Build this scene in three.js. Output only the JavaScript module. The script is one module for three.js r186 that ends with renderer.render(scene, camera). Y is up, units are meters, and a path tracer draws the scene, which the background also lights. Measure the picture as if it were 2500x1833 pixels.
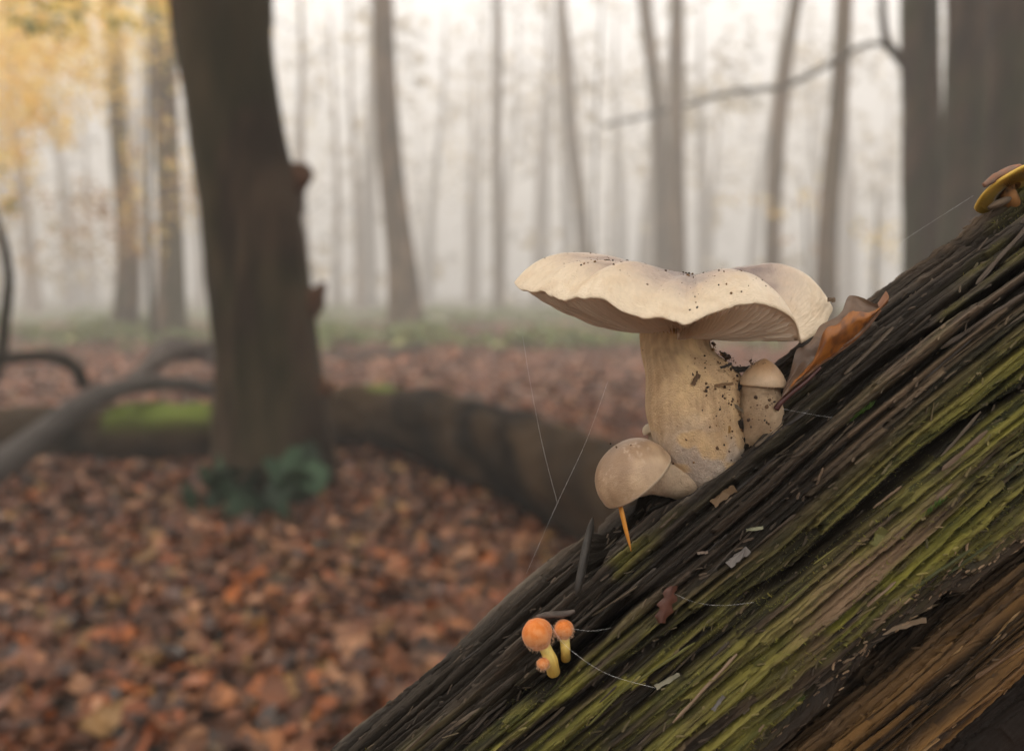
import * as THREE from 'three';
import { mergeGeometries } from 'three/addons/utils/BufferGeometryUtils.js';

// ------------------------------------------------------------------ camera, sky, sun, exposure
const scene = new THREE.Scene();
const EYE = 0.9, PITCH = 6.7 * Math.PI / 180, FOV = 55;
const camera = new THREE.PerspectiveCamera(FOV, 2500 / 1833, 0.01, 600);
camera.position.set(0, EYE, 0);
camera.rotation.set(-PITCH, 0, 0);
camera.focus = 0.239;
camera.userData.fStop = 5.4;
camera.updateMatrixWorld(true);

const SKY = new Float32Array(256 * 128 * 4);
for (let j = 0; j < 128; j++) for (let i = 0; i < 256; i++) {
  const el = ((j + 0.5) / 128 - 0.5) * Math.PI, k = el > 0 ? (0.35 + 2.65 * Math.sin(el)) / 3 : 0.2;
  const o = (j * 256 + i) * 4, L = 2.25 * k;
  SKY[o] = L * 1.0; SKY[o + 1] = L * 0.965; SKY[o + 2] = L * 0.93; SKY[o + 3] = 1;
}
const skyTex = new THREE.DataTexture(SKY, 256, 128, THREE.RGBAFormat, THREE.FloatType);
skyTex.mapping = THREE.EquirectangularReflectionMapping; skyTex.magFilter = THREE.LinearFilter; skyTex.needsUpdate = true;
scene.background = skyTex; scene.environment = skyTex;

const sun = new THREE.DirectionalLight(new THREE.Color(1, 0.93, 0.82), 1.5);
sun.name = 'sun'; sun.position.set(-1.7, 5.4, 0.1); sun.target.position.set(0, 0.8, -0.3);
sun.castShadow = true; sun.shadow.radius = 21;
Object.assign(sun.shadow.camera, { left: -12, right: 12, top: 12, bottom: -12, near: 0.1, far: 40 });
scene.add(sun, sun.target);
scene.fog = new THREE.FogExp2(new THREE.Color(1.0, 0.95, 0.89), 0.022);
const renderer = new THREE.WebGLRenderer();
renderer.toneMapping = THREE.LinearToneMapping;
renderer.toneMappingExposure = 2.35;
renderer.shadowMap.enabled = true;

// ------------------------------------------------------------------ helpers
const V = (x, y, z) => new THREE.Vector3(x, y, z);
function rngOf(seed) { let s = seed | 0; return () => { s = (s + 0x6d2b79f5) | 0; let t = Math.imul(s ^ (s >>> 15), 1 | s); t = (t + Math.imul(t ^ (t >>> 7), 61 | t)) ^ t; return ((t ^ (t >>> 14)) >>> 0) / 4294967296; }; }
const rnd = rngOf(1234), R = (a, b) => a + (b - a) * rnd();
const lerp = (a, b, t) => a + (b - a) * t, clamp = (x, a = 0, b = 1) => Math.min(b, Math.max(a, x));
const sstep = (a, b, x) => { const t = clamp((x - a) / (b - a)); return t * t * (3 - 2 * t); };
function h2(x, y, k = 0) { let h = Math.imul(x | 0, 374761393) ^ Math.imul(y | 0, 668265263) ^ Math.imul(k | 0, 1274126177); h = Math.imul(h ^ (h >>> 13), 1274126177); h ^= h >>> 16; return (h >>> 0) / 4294967296; }
function n2(x, y, k = 0) {
  const ix = Math.floor(x), iy = Math.floor(y), fx = x - ix, fy = y - iy, u = fx * fx * (3 - 2 * fx), v = fy * fy * (3 - 2 * fy);
  return lerp(lerp(h2(ix, iy, k), h2(ix + 1, iy, k), u), lerp(h2(ix, iy + 1, k), h2(ix + 1, iy + 1, k), u), v);
}
function fbm(x, y, k = 0, o = 3) { let s = 0, a = 0.5, t = 0; for (let i = 0; i < o; i++) { s += a * n2(x, y, k + i * 17); t += a; a *= 0.5; x *= 2.03; y *= 2.03; } return s / t; }
const n3 = (p, f, k = 0) => (n2(p.x * f + 13.1, p.y * f - p.z * f * 0.71, k) + n2(p.y * f * 0.83 + 5.7, p.z * f + p.x * f * 0.37, k + 3)) / 2;
const vo = { d1: 0, d2: 0, id: 0, dx: 0, dy: 0 };
function voronoi(x, y, k) {   // nearest and second nearest cell points
  const ix = Math.floor(x), iy = Math.floor(y); let a = 9, b = 9;
  for (let j = -1; j <= 1; j++) for (let i = -1; i <= 1; i++) {
    const cx = ix + i, cy = iy + j, px = cx + h2(cx, cy, k), py = cy + h2(cx, cy, k + 1), d = Math.hypot(px - x, py - y);
    if (d < a) { b = a; a = d; vo.id = h2(cx, cy, k + 2); vo.dx = x - px; vo.dy = y - py; } else if (d < b) b = d;
  }
  vo.d1 = a; vo.d2 = b; return vo;
}
const F = 826 / Math.tan(FOV / 2 * Math.PI / 180);
const P = (x, y, d) => V((x - 1126.5) / F * d, -(y - 826) / F * d, -d).applyMatrix4(camera.matrixWorld);   // a point seen at (x, y) of a 2253 x 1652 picture
const C3 = (r, g, b) => new THREE.Color().setRGB(r, g, b);
const used = new Map();
function numbered(name) { const n = used.get(name) || 0; used.set(name, n + 1); return n ? name + '_' + String(n).padStart(3, '0') : name; }
function tag(o, label, category, group, kind) { if (label) o.userData.label = label; if (category) o.userData.category = category; if (group) o.userData.group = group; if (kind) o.userData.kind = kind; return o; }
function shadow(m) { m.castShadow = m.receiveShadow = true; return m; }
function thing(name, label, category, pos, group) { const g = new THREE.Group(); g.name = numbered(name); if (pos) g.position.copy(pos); scene.add(g); g.updateMatrixWorld(true); return tag(g, label, category, group); }
// world-space geometry as a child of a group that only has a position
function part(name, geo, mat, parent, inWorld = true) {
  if (inWorld && parent.isObject3D) { parent.updateWorldMatrix(true, false); geo.applyMatrix4(parent.matrixWorld.clone().invert()); }
  const m = shadow(new THREE.Mesh(geo, mat)); m.name = name; parent.add(m); return m;
}
function solo(name, geo, mat, label, category, group, kind) { const m = shadow(new THREE.Mesh(geo, mat)); m.name = numbered(name); scene.add(m); return tag(m, label, category, group, kind); }
function grid(nu, nv, fn, colorFn, closeU = false) {   // fn(i, j) -> Vector3; uv in steps
  const pos = [], col = [], idx = [], uv = [], p = V();
  for (let j = 0; j <= nv; j++) for (let i = 0; i <= nu; i++) {
    p.copy(fn(i / nu, j / nv)); pos.push(p.x, p.y, p.z); uv.push(i / nu, j / nv);
    if (colorFn) { const c = colorFn(i / nu, j / nv, p); col.push(c[0], c[1], c[2]); }
  }
  for (let j = 0; j < nv; j++) for (let i = 0; i < nu; i++) { const a = j * (nu + 1) + i, b = a + 1, c = a + nu + 1, d = c + 1; idx.push(a, b, d, a, d, c); }
  const g = new THREE.BufferGeometry();
  g.setAttribute('position', new THREE.Float32BufferAttribute(pos, 3)); g.setAttribute('uv', new THREE.Float32BufferAttribute(uv, 2));
  if (colorFn) g.setAttribute('color', new THREE.Float32BufferAttribute(col, 3));
  g.setIndex(idx); g.computeVertexNormals();
  if (closeU) { // weld seam normals
    const n = g.attributes.normal;
    for (let j = 0; j <= nv; j++) { const a = j * (nu + 1), b = a + nu, s = V(n.getX(a) + n.getX(b), n.getY(a) + n.getY(b), n.getZ(a) + n.getZ(b)).normalize(); n.setXYZ(a, s.x, s.y, s.z); n.setXYZ(b, s.x, s.y, s.z); }
  }
  return g;
}
function crom(pts, t) { // pts: arrays of numbers, t in 0..1
  const n = pts.length - 1, f = clamp(t) * n, i = Math.min(n - 1, Math.floor(f)), x = f - i;
  const a = pts[Math.max(0, i - 1)], b = pts[i], c = pts[i + 1], d = pts[Math.min(n, i + 2)];
  return b.map((_, k) => 0.5 * (2 * b[k] + (c[k] - a[k]) * x + (2 * a[k] - 5 * b[k] + 4 * c[k] - d[k]) * x * x + (3 * b[k] - a[k] - 3 * c[k] + d[k]) * x * x * x));
}
// tube along points [x, y, z, r]; rough(t, angle) scales the radius; both ends closed
function sweep(pts, segs, rings, rough, colorFn, flat = 1) {
  const at = (t) => { const q = crom(pts, t); return [V(q[0], q[1], q[2]), q[3]]; };
  let last = null; const frames = [];
  for (let j = 0; j <= rings; j++) {
    const t = j / rings, [p, r] = at(t), d = at(Math.min(1, t + 0.01))[0].sub(at(Math.max(0, t - 0.01))[0]).normalize();
    let n = last ? last.clone() : Math.abs(d.y) > 0.8 ? V(1, 0, 0) : V(0, 1, 0);
    n.sub(d.clone().multiplyScalar(n.dot(d))).normalize(); last = n;
    frames.push([p, r, n, V().crossVectors(d, n), d]);
  }
  const fn = (u, v) => {
    const j = Math.round(v * (rings + 2)), a = u * Math.PI * 2, k = clamp(j - 1, 0, rings), [p, r, n, b] = frames[k];
    const rr = j === 0 || j === rings + 2 ? 0 : r * (rough ? rough(k / rings, u === 1 ? 0 : a, p) : 1);
    return p.clone().addScaledVector(n, Math.cos(a) * rr).addScaledVector(b, Math.sin(a) * rr * flat);
  };
  return grid(segs, rings + 2, fn, colorFn && ((u, v, p) => colorFn(clamp((v * (rings + 2) - 1) / rings), u * Math.PI * 2, p)), true);
}
const px = (x, y, d, rpx) => { const p = P(x, y, d); return [p.x, p.y, p.z, rpx * d / F]; };
const std = (o) => new THREE.MeshPhysicalMaterial({ roughness: 0.8, ...o });
const tint = (name, r, g, b, rough = 0.8, extra = {}) => std({ name, color: C3(r, g, b), roughness: rough, side: THREE.DoubleSide, ...extra });
const VC = (name, rough, extra = {}) => std({ name, vertexColors: true, roughness: rough, side: THREE.DoubleSide, ...extra });
function noiseTex(size, fn) { const d = new Uint8Array(size * size * 4); for (let y = 0; y < size; y++) for (let x = 0; x < size; x++) { const v = clamp(fn(x / size, y / size)) * 255, o = (y * size + x) * 4; d[o] = d[o + 1] = d[o + 2] = v; d[o + 3] = 255; } const t = new THREE.DataTexture(d, size, size); t.wrapS = t.wrapT = THREE.RepeatWrapping; t.magFilter = THREE.LinearFilter; t.needsUpdate = true; return t; }
const mixc = (a, b, t) => [lerp(a[0], b[0], t), lerp(a[1], b[1], t), lerp(a[2], b[2], t)];
const vary = (c, k) => [c[0] * k, c[1] * k, c[2] * k];

// ------------------------------------------------------------------ forest floor
const groundH = (x, z) => 0.05 * (fbm(x * 0.8, z * 0.8, 5) - 0.5) + 0.012 * (n2(x * 6, z * 6, 9) - 0.5) + 0.35 * (fbm(x * 0.06, z * 0.06, 7) - 0.5) * sstep(8, 30, Math.hypot(x, z));
const floorGeo = grid(170, 170, (u, v) => {
  const a = u * 2 - 1, b = v, x = Math.sign(a) * (Math.abs(a) * 6 + Math.pow(Math.abs(a), 4) * 130), z = 3 - b * 18 - Math.pow(b, 5) * 150;
  return V(x, groundH(x, z), z);
}, (u, v, p) => {
  const k = 0.7 + 0.6 * fbm(p.x * 3, p.z * 3, 21);
  let c = vary(mixc([0.075, 0.032, 0.017], [0.17, 0.075, 0.045], fbm(p.x * 1.3, p.z * 1.3, 4)), k);
  const g = sstep(9.5, 14, -p.z + 2.2 * (fbm(p.x * 0.5, p.z * 0.5, 31) - 0.5)); return mixc(c, [0.055, 0.065, 0.025], g * 0.75);
});
const floor = solo('forest_floor', floorGeo, VC('floor_soil', 0.9), 'forest floor covered in wet brown fallen leaves, fading into the mist', null, null, 'structure');

function leafShape(L, W, lobes, curl, fold, seed) {  // a fallen leaf, lobed outline, lying along z
  const r = rngOf(seed), tw = (r() - 0.5) * 1.2, cx = r() * 6;
  return grid(4, 7, (u, v) => {
    const b = u * 2 - 1, w = W * Math.pow(Math.sin(Math.PI * clamp(v * 0.94 + 0.05)), 0.75) * (1 + lobes * Math.cos(v * 6 * Math.PI));
    const x = b * w, y = fold * Math.abs(b) * w + curl * L * (v - 0.5) * (v - 0.5) * 2 + tw * x * (v - 0.5) + 0.05 * L * Math.sin(v * 7 + b * 2 + cx);
    return V(x, y, (v - 0.5) * L);
  });
}
const leafGeos = [leafShape(0.08, 0.025, 0.16, 0.25, 0.3, 1), leafShape(0.072, 0.022, 0, 0.4, -0.35, 2), leafShape(0.088, 0.027, 0.2, -0.3, 0.15, 3), leafShape(0.062, 0.021, 0, 0.15, 0.5, 4), leafShape(0.076, 0.026, 0.14, 0.6, 0.1, 5)];
const leafTones = [[0.073, 0.022, 0.007], [0.19, 0.049, 0.01], [0.22, 0.082, 0.026], [0.025, 0.01, 0.004], [0.31, 0.151, 0.074], [0.122, 0.041, 0.015], [0.261, 0.071, 0.01], [0.217, 0.094, 0.043], [0.229, 0.12, 0.035], [0.048, 0.017, 0.007], [0.1, 0.029, 0.007], [0.163, 0.056, 0.021]];
const leafMats = leafTones.map((c, i) => tint('fallen_leaf_' + i, ...c, i % 3 ? 0.55 : 0.33));
function leafPose(o, x, z, lift, tilt) {
  o.position.set(x, groundH(x, z) + lift, z);
  o.rotation.set(R(-tilt, tilt), R(0, 6.28), R(-tilt, tilt), 'YXZ');
}
{
  for (let i = 0; i < 300; i++) {          // the leaves that show largest: nearest rows of the picture
    const y = 1652 - Math.pow(rnd(), 0.9) * 430, x = R(-40, 1750 - (1652 - y) * 0.1), d = 0.885 / (Math.tan(PITCH + Math.atan((y - 826) / F)));
    const q = P(x, y, 1), dir = q.sub(camera.position), k = -EYE / dir.y, m = new THREE.Mesh(leafGeos[i % 5], leafMats[Math.floor(rnd() * 12)]);
    leafPose(m, dir.x * k, dir.z * k, R(0.015, 0.04), 0.6); m.scale.setScalar(R(0.75, 1.25)); m.name = 'fallen_leaf'; shadow(m); floor.add(m);
  }
  const per = 20000;
  leafGeos.forEach((g, k) => {
    const im = new THREE.InstancedMesh(g, tint('leaf_litter_' + k, 1, 1, 1, k % 2 ? 0.36 : 0.6), per), o = new THREE.Object3D(), c = new THREE.Color();
    for (let i = 0; i < per; i++) {
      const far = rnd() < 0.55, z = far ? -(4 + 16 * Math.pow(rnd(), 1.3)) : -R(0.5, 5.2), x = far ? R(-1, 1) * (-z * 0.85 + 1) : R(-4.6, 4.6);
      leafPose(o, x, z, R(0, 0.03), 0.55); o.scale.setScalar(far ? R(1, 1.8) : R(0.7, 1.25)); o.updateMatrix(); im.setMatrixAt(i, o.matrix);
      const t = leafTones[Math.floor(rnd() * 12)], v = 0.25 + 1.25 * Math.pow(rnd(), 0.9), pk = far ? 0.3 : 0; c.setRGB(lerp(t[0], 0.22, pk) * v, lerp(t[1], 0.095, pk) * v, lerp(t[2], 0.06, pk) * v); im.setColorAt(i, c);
    }
    im.name = 'leaf_litter'; shadow(im); floor.add(im); im.userData.kind = 'stuff';
  });
}
const onGround = (x, y) => { const q = P(x, y, 1).sub(camera.position), k = -EYE / q.y; return V(q.x * k, 0, q.z * k); };

// ------------------------------------------------------------------ trees
const barkMat = VC('bark', 0.95, { specularIntensity: 0.25 }), farBark = VC('far_bark', 0.95, { specularIntensity: 0.4 });
function barkColor(p, k, green, pale = 1) {
  const a0 = 0.6 * fbm((p.x + p.z * 0.6) * 11, p.y * 2.6, k, 3) + 0.4 * fbm((p.x + p.z * 0.6) * 34, p.y * 7, k + 2, 2), a = clamp(0.5 + 3 * (a0 - 0.5)), b = fbm((p.x + p.z * 0.5) * 6, p.y * 2.2, k + 5);
  return mixc(vary([0.042, 0.028, 0.018], (0.4 + 0.9 * a) * pale), [0.03, 0.036, 0.012], green * sstep(0.4, 0.6, b));
}
const zOf = (d) => -d * Math.cos(PITCH);
// trunk seen through picture points [x, y, radius in px]; the last one is the foot
function trunkGeo(points, d, seed, green = 0.4, segs = 22, rough = 0.05, height = 10, pale = 1) {
  const foot = P(points.at(-1)[0], points.at(-1)[1], d), wall = (x, y) => { const q = P(x, y, 1).sub(camera.position); return camera.position.clone().addScaledVector(q, foot.z / q.z); };
  const pts = points.map(([x, y, r]) => { const w = wall(x, y); return [w.x, w.y, w.z, r * d / F]; }).reverse();
  pts.unshift([pts[0][0], groundH(pts[0][0], pts[0][2]) - 0.15, pts[0][2], pts[0][3] * 1.18]);
  const a = pts.at(-2), b = pts.at(-1), lean = (b[0] - a[0]) / (b[1] - a[1]);
  for (let h = b[1] + 1.5; h < height; h += 2) pts.push([b[0] + lean * 0.5 * (h - b[1]), h, b[2], b[3] * (1 - 0.6 * (h - b[1]) / height)]);
  return { geo: sweep(pts, segs, 60, (t, a2, p) => 1 + rough * (fbm(a2 * 2.2, p.y * 3 + seed, seed, 3) - 0.5) * 2 + 0.03 * Math.sin(a2 * 3 + seed), (t, a2, p) => barkColor(p, seed, green, pale)), foot: V(pts[0][0], 0, pts[0][2]), pts };
}
function limbGeo(pts, seed) { return sweep(pts, 9, 22, (t, a) => 1 + 0.12 * (n2(a * 1.5, t * 14, seed) - 0.5), (t, a, p) => barkColor(p, seed, 0.2)); }
function leafCloud(n, centre, size, leafSize, tones, seed, mat) {   // many small leaves spread in clumps through a crown
  const r = rngOf(seed), pos = [], idx = [], col = [], clumps = [];
  const ball = () => { let p; do p = V(r() * 2 - 1, r() * 2 - 1, r() * 2 - 1); while (p.lengthSq() > 1); return p; };
  for (let i = 0; i < Math.max(5, n / 18); i++) clumps.push(ball());
  const o = new THREE.Object3D(), w = V();
  for (let i = 0; i < n; i++) {
    const c = clumps[Math.floor(r() * clumps.length)], q = ball().multiplyScalar(0.3).add(c).multiply(size).add(centre);
    o.position.copy(q); o.rotation.set(r() * 6, r() * 6, r() * 6); o.scale.setScalar(leafSize * (0.6 + 0.8 * r())); o.updateMatrix();
    const t = tones[Math.floor(r() * tones.length)], v = 0.75 + 0.5 * r(), base = pos.length / 3;
    for (const [x, y, z] of [[0, 0, -0.5], [0.28, 0.06, -0.12], [0.22, 0.04, 0.25], [0, 0, 0.5], [-0.22, 0.04, 0.25], [-0.28, 0.06, -0.12]]) { w.set(x, y, z).applyMatrix4(o.matrix); pos.push(w.x, w.y, w.z); col.push(t[0] * v, t[1] * v, t[2] * v); }
    idx.push(base, base + 1, base + 2, base, base + 2, base + 3, base, base + 3, base + 4, base, base + 4, base + 5);
  }
  const g = new THREE.BufferGeometry(); g.setAttribute('position', new THREE.Float32BufferAttribute(pos, 3)); g.setAttribute('color', new THREE.Float32BufferAttribute(col, 3)); g.setIndex(idx); g.computeVertexNormals(); return g;
}
const leafyMat = VC('autumn_foliage', 0.8, { transmission: 0.45, thickness: 0 });
const YEL = [[0.86, 0.66, 0.16], [0.84, 0.6, 0.15], [0.8, 0.5, 0.11], [0.86, 0.7, 0.26]], ORA = [[0.4, 0.19, 0.06], [0.34, 0.2, 0.09], [0.5, 0.32, 0.1]], GRN = [[0.12, 0.16, 0.03], [0.2, 0.22, 0.05]], PALE = [[0.34, 0.27, 0.14], [0.26, 0.22, 0.12], [0.38, 0.28, 0.1]];

// the big dark oak in front of the fallen log
{
  const d = onGround(600, 1085).z / -Math.cos(PITCH) * 1.0, foot = onGround(600, 1085), dep = V().subVectors(foot, camera.position).applyQuaternion(camera.quaternion.clone().invert()).z * -1;
  const tr = trunkGeo([[488, -60, 96], [492, 60, 94], [507, 200, 94], [528, 330, 98], [546, 440, 103], [560, 560, 101], [573, 660, 104], [586, 780, 108], [598, 900, 117], [604, 1000, 126], [606, 1085, 136]], dep, 77, 0.32, 90, 0.12, 9, 1.35);
  const t = thing('oak_tree', 'thick dark oak trunk leaning left, standing before the fallen log', 'tree', tr.foot);
  part('trunk', tr.geo, barkMat, t);
  const ring = (x, y, z) => { const q = px(x, y, dep - z, 0); return q.slice(0, 3); };
  const knot = (list, seed, red) => part('branch_stub', sweep(list.map(([x, y, z, r]) => [...ring(x, y, z), r * dep / F]), 12, 12, (s, a) => 1 + 0.35 * (n2(a * 1.7, s * 6, seed) - 0.5), (s, a, p) => vary(red ? [0.085, 0.042, 0.024] : [0.045, 0.03, 0.022], 0.6 + 0.8 * n2(a * 2, s * 8, seed))), barkMat, t);
  knot([[600, 405, 0.1, 44], [632, 396, 0.12, 40], [662, 384, 0.13, 30], [684, 372, 0.13, 12]], 3, true);
  knot([[615, 450, 0.08, 64], [640, 455, 0.1, 48], [662, 462, 0.1, 16]], 4, false);
  knot([[650, 668, 0.08, 52], [684, 660, 0.08, 34], [702, 642, 0.08, 18], [714, 622, 0.08, 6]], 5, true);
  knot([[690, 850, 0.06, 36], [722, 855, 0.06, 16], [735, 840, 0.06, 5]], 6, true);
  knot([[520, 230, 0.3, 24], [470, 225, 0.34, 16], [440, 215, 0.34, 6]], 7, false);
  const top = tr.pts.at(-1);
  part('crown', leafCloud(12000, V(top[0] + 0.7, 5.8, top[2] + 1.7), V(5.4, 1.8, 5.2), 0.2, [[0.22, 0.13, 0.05], [0.3, 0.18, 0.06], [0.16, 0.11, 0.04]], 4242), leafyMat, t);  // unseen crown, added and thickened to shade the foreground
  for (let i = 0; i < 4; i++) { const p0 = tr.pts.at(-2 - (i >> 1)), a = 1.3 + i * 1.7; part('limb', limbGeo([[p0[0], p0[1], p0[2], 0.09], [p0[0] + Math.cos(a) * 0.9, p0[1] + 0.8, p0[2] + Math.sin(a) * 0.9, 0.07], [p0[0] + Math.cos(a) * 2.2, p0[1] + 1.3, p0[2] + Math.sin(a) * 2.2, 0.03]], i), barkMat, t); }
}
// trees of the misty middle distance: [points top to foot, depth, label, limbs, green]
const dOf = (y) => { const q = onGround(1126, y); return q.sub(camera.position).applyQuaternion(camera.quaternion.clone().invert()).z * -1; };
const midTrees = [
  [[[236, -80, 15], [245, 60, 16], [262, 330, 18], [280, 560, 22], [272, 740, 30]], dOf(742), 'brown trunk at the left, under yellow leaves, nearest the picture edge', 0.6],
  [[[350, -80, 22], [358, 60, 23], [366, 330, 24], [376, 560, 26], [372, 745, 36]], dOf(752), 'grey brown trunk close left of the big dark oak', 0.6],
  [[[838, -80, 22], [842, 60, 23], [850, 250, 25], [866, 440, 28], [884, 590, 33], [892, 730, 44]], dOf(733), 'grey curved trunk standing alone right of the big dark oak', 0.2],
  [[[1092, -80, 9], [1094, 100, 10], [1093, 350, 11], [1096, 560, 12], [1096, 690, 14]], dOf(690), 'thin straight grey trunk in the mist left of the large mushroom', 0.1],
  [[[1238, 30, 10], [1246, 120, 14], [1258, 300, 13], [1275, 440, 15], [1284, 560, 15], [1286, 682, 16]], 26, 'pale crooked trunk rising behind the left side of the mushroom cap', 0.1],
  [[[1408, -80, 14], [1425, 60, 15], [1446, 240, 16], [1456, 420, 17], [1458, 690, 20]], 21, 'leaning trunk, left one of the close pair above the mushroom', 0.2],
  [[[1490, -80, 14], [1490, 100, 15], [1488, 300, 17], [1490, 500, 19], [1494, 690, 22]], 19, 'upright trunk, right one of the close pair above the mushroom', 0.2],
  [[[1766, -80, 13], [1742, 60, 14], [1722, 200, 16], [1706, 380, 17], [1700, 560, 17], [1700, 700, 20]], 17, 'grey trunk leaning right, above the right lobe of the mushroom cap', 0.2],
  [[[1862, -80, 16], [1856, 60, 17], [1846, 240, 18], [1828, 420, 20], [1820, 560, 21], [1818, 740, 27]], 13, 'grey brown trunk behind the right tip of the mushroom cap', 0.3],
  [[[2028, -80, 36], [2026, 60, 37], [2030, 250, 38], [2034, 420, 42], [2040, 560, 46], [2046, 800, 58]], 7.6, 'dark grey trunk behind the log, leftmost of the thick ones at right', 0.5],
  [[[2134, -80, 40], [2132, 100, 41], [2128, 300, 44], [2126, 500, 50], [2126, 820, 64]], 7.0, 'dark grey trunk behind the log, middle of the thick ones at right', 0.5],
  [[[2240, -80, 44], [2238, 100, 46], [2236, 300, 50], [2234, 500, 54], [2230, 850, 70]], 6.2, 'dark brown trunk at the right edge of the picture behind the log', 0.5],
];
const treeAt = [];
for (const [pts, d, label, green] of midTrees) {
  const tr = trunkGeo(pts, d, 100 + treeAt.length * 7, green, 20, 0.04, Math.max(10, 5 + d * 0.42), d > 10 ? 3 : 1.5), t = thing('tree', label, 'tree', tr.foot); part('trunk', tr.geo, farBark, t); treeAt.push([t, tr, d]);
  const rr = rngOf(treeAt.length * 31);
  for (let i = 0; i < 5; i++) { const f = tr.pts[tr.pts.length - 1 - (i % 2)], a = rr() * 6.28, L = 1.2 + 2 * rr(); part('limb', limbGeo([[f[0], f[1], f[2], f[3] * 0.5], [f[0] + Math.cos(a) * L * 0.4, f[1] + 0.5, f[2] + Math.sin(a) * L * 0.4, f[3] * 0.35], [f[0] + Math.cos(a) * L, f[1] + 0.9, f[2] + Math.sin(a) * L, 0.012]], i + 50), farBark, t); }
  if (d > 10) part('crown', leafCloud(150, V(tr.pts.at(-1)[0], tr.pts.at(-1)[1] - 0.2, tr.foot.z), V(2.2, 1.6, 2.2), 0.11, PALE, 400 + treeAt.length, leafyMat), leafyMat, t);
}
{ // the long side branch that crosses the mist from the leftmost thick trunk
  const [t, tr] = treeAt[9]; const q = (x, y, r, d) => px(x, y, d, r);
  part('branch', limbGeo([q(2010, 160, 15, 7.6), q(1975, 120, 11, 7.6), q(1950, 85, 9, 7.6), q(1942, 0, 8, 7.6), q(1938, -120, 6, 7.7)], 61), farBark, t);
  part('branch', limbGeo([q(1968, 112, 6, 7.6), q(1920, 95, 6, 9), q(1860, 120, 6, 11), q(1790, 160, 7, 13), q(1720, 190, 7, 15), q(1600, 205, 7, 17), q(1480, 240, 6, 19), q(1330, 275, 4, 21)], 62), farBark, t);
  part('foliage', leafCloud(240, P(1540, 235, 17), V(2.6, 0.5, 1), 0.09, PALE, 901), leafyMat, t);
}
// slender far trunks, nothing but mist tells them apart
{
  const r = rngOf(555), spots = [];
  for (const q of [[672, 30, 'just right of the lower stub of the oak'], [742, 38, 'midway from dark oak to curved grey trunk'], [790, 33, 'touching the left side of the curved grey trunk'], [1036, 44, 'left of the thin straight grey trunk'], [1178, 58, 'faintest one right of the thin straight trunk'], [1345, 52, 'left of the close pair above the mushroom'], [1560, 46, 'right of the close pair above the mushroom'], [1650, 60, 'above the dip in the large cap'], [1785, 52, 'above the right lobe of the cap'], [1930, 55, 'just left of the thick trunks at right'], [440, 40, 'half hidden by the left side of the dark oak'], [70, 30, 'under the yellow leaves close to the left edge'], [150, 42, 'left of the brown trunk under the yellow leaves'], [205, 50, 'touching the brown trunk under the yellow leaves'], [930, 62, 'right of the curved grey trunk'], [-40, 30, 'at the very left edge behind the yellow leaves']]) spots.push(q);
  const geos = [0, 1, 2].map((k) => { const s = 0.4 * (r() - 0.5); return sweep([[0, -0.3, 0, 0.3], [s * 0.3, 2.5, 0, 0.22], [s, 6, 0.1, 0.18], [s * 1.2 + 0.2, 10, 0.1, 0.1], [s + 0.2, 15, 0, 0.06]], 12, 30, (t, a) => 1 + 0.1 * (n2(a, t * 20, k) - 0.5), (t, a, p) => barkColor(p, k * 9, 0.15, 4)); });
  const crowns = [0, 1, 2].map((k) => leafCloud(260, V(0, 9.5, 0), V(2.8, 4.5, 2.8), 0.13, k ? PALE : YEL.concat(PALE), 700 + k));
  const twigs = [0, 1, 2].map((k) => mergeGeometries([0, 1, 2, 3, 4, 5, 6].map((i) => { const a = r() * 6.28, h = 4 + i * 1.2, L = 0.8 + r() * 1.4; return limbGeo([[0, h, 0, 0.035], [Math.cos(a) * L * 0.5, h + 0.5, Math.sin(a) * L * 0.5, 0.02], [Math.cos(a) * L, h + 1.0, Math.sin(a) * L, 0.01]], i); })));
  let proto = [];
  spots.forEach(([x, d, where], i) => {
    const k = i % 3, p = P(x, 640, d); let t;
    if (proto[k]) { t = proto[k].clone(); t.name = numbered('slender_tree'); scene.add(t); }
    else { t = proto[k] = thing('slender_tree', 'slender pale tree fading into the far mist', 'tree', V(0, 0, 0), 'slender trees deep in the mist'); part('trunk', geos[k], farBark, t); part('limb', twigs[k], farBark, t); part('crown', crowns[k], leafyMat, t); }
    t.userData.label = 'slender pale tree in the mist, ' + where; t.position.set(p.x, groundH(p.x, p.z), p.z); t.rotation.y = i * 2.1; t.scale.set(lerp(0.8, 1.3, r()), 1, 1); t.scale.z = t.scale.x;
  });
}
// unseen shrubs added behind the viewer to block low light from that side
{
  const tones = [[0.05, 0.07, 0.025], [0.08, 0.09, 0.03], [0.14, 0.1, 0.04]], spots = [[-3.4, 1.6, 'at left'], [-1.9, 2.7, 'at the middle left'], [-0.1, 3.0, 'right behind the glade'], [1.8, 2.6, 'at the middle right'], [3.3, 1.3, 'at right']];
  spots.forEach(([x, z, where], i) => { const t = thing('added_light_block_shrub', 'dark unseen shrub added behind the viewer to block light ' + where, 'shrub', V(x, 0, z)); part('foliage', leafCloud(1000, V(x, 1.5, z), V(1.1, 1.5, 0.9), 0.16, tones, 600 + i), leafyMat, t); part('trunk', sweep([[x, -0.1, z, 0.05], [x + 0.05, 1.5, z, 0.04], [x, 3, z, 0.015]], 8, 12, null, (t2, a, p) => barkColor(p, i, 0.2)), barkMat, t); });
}
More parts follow.
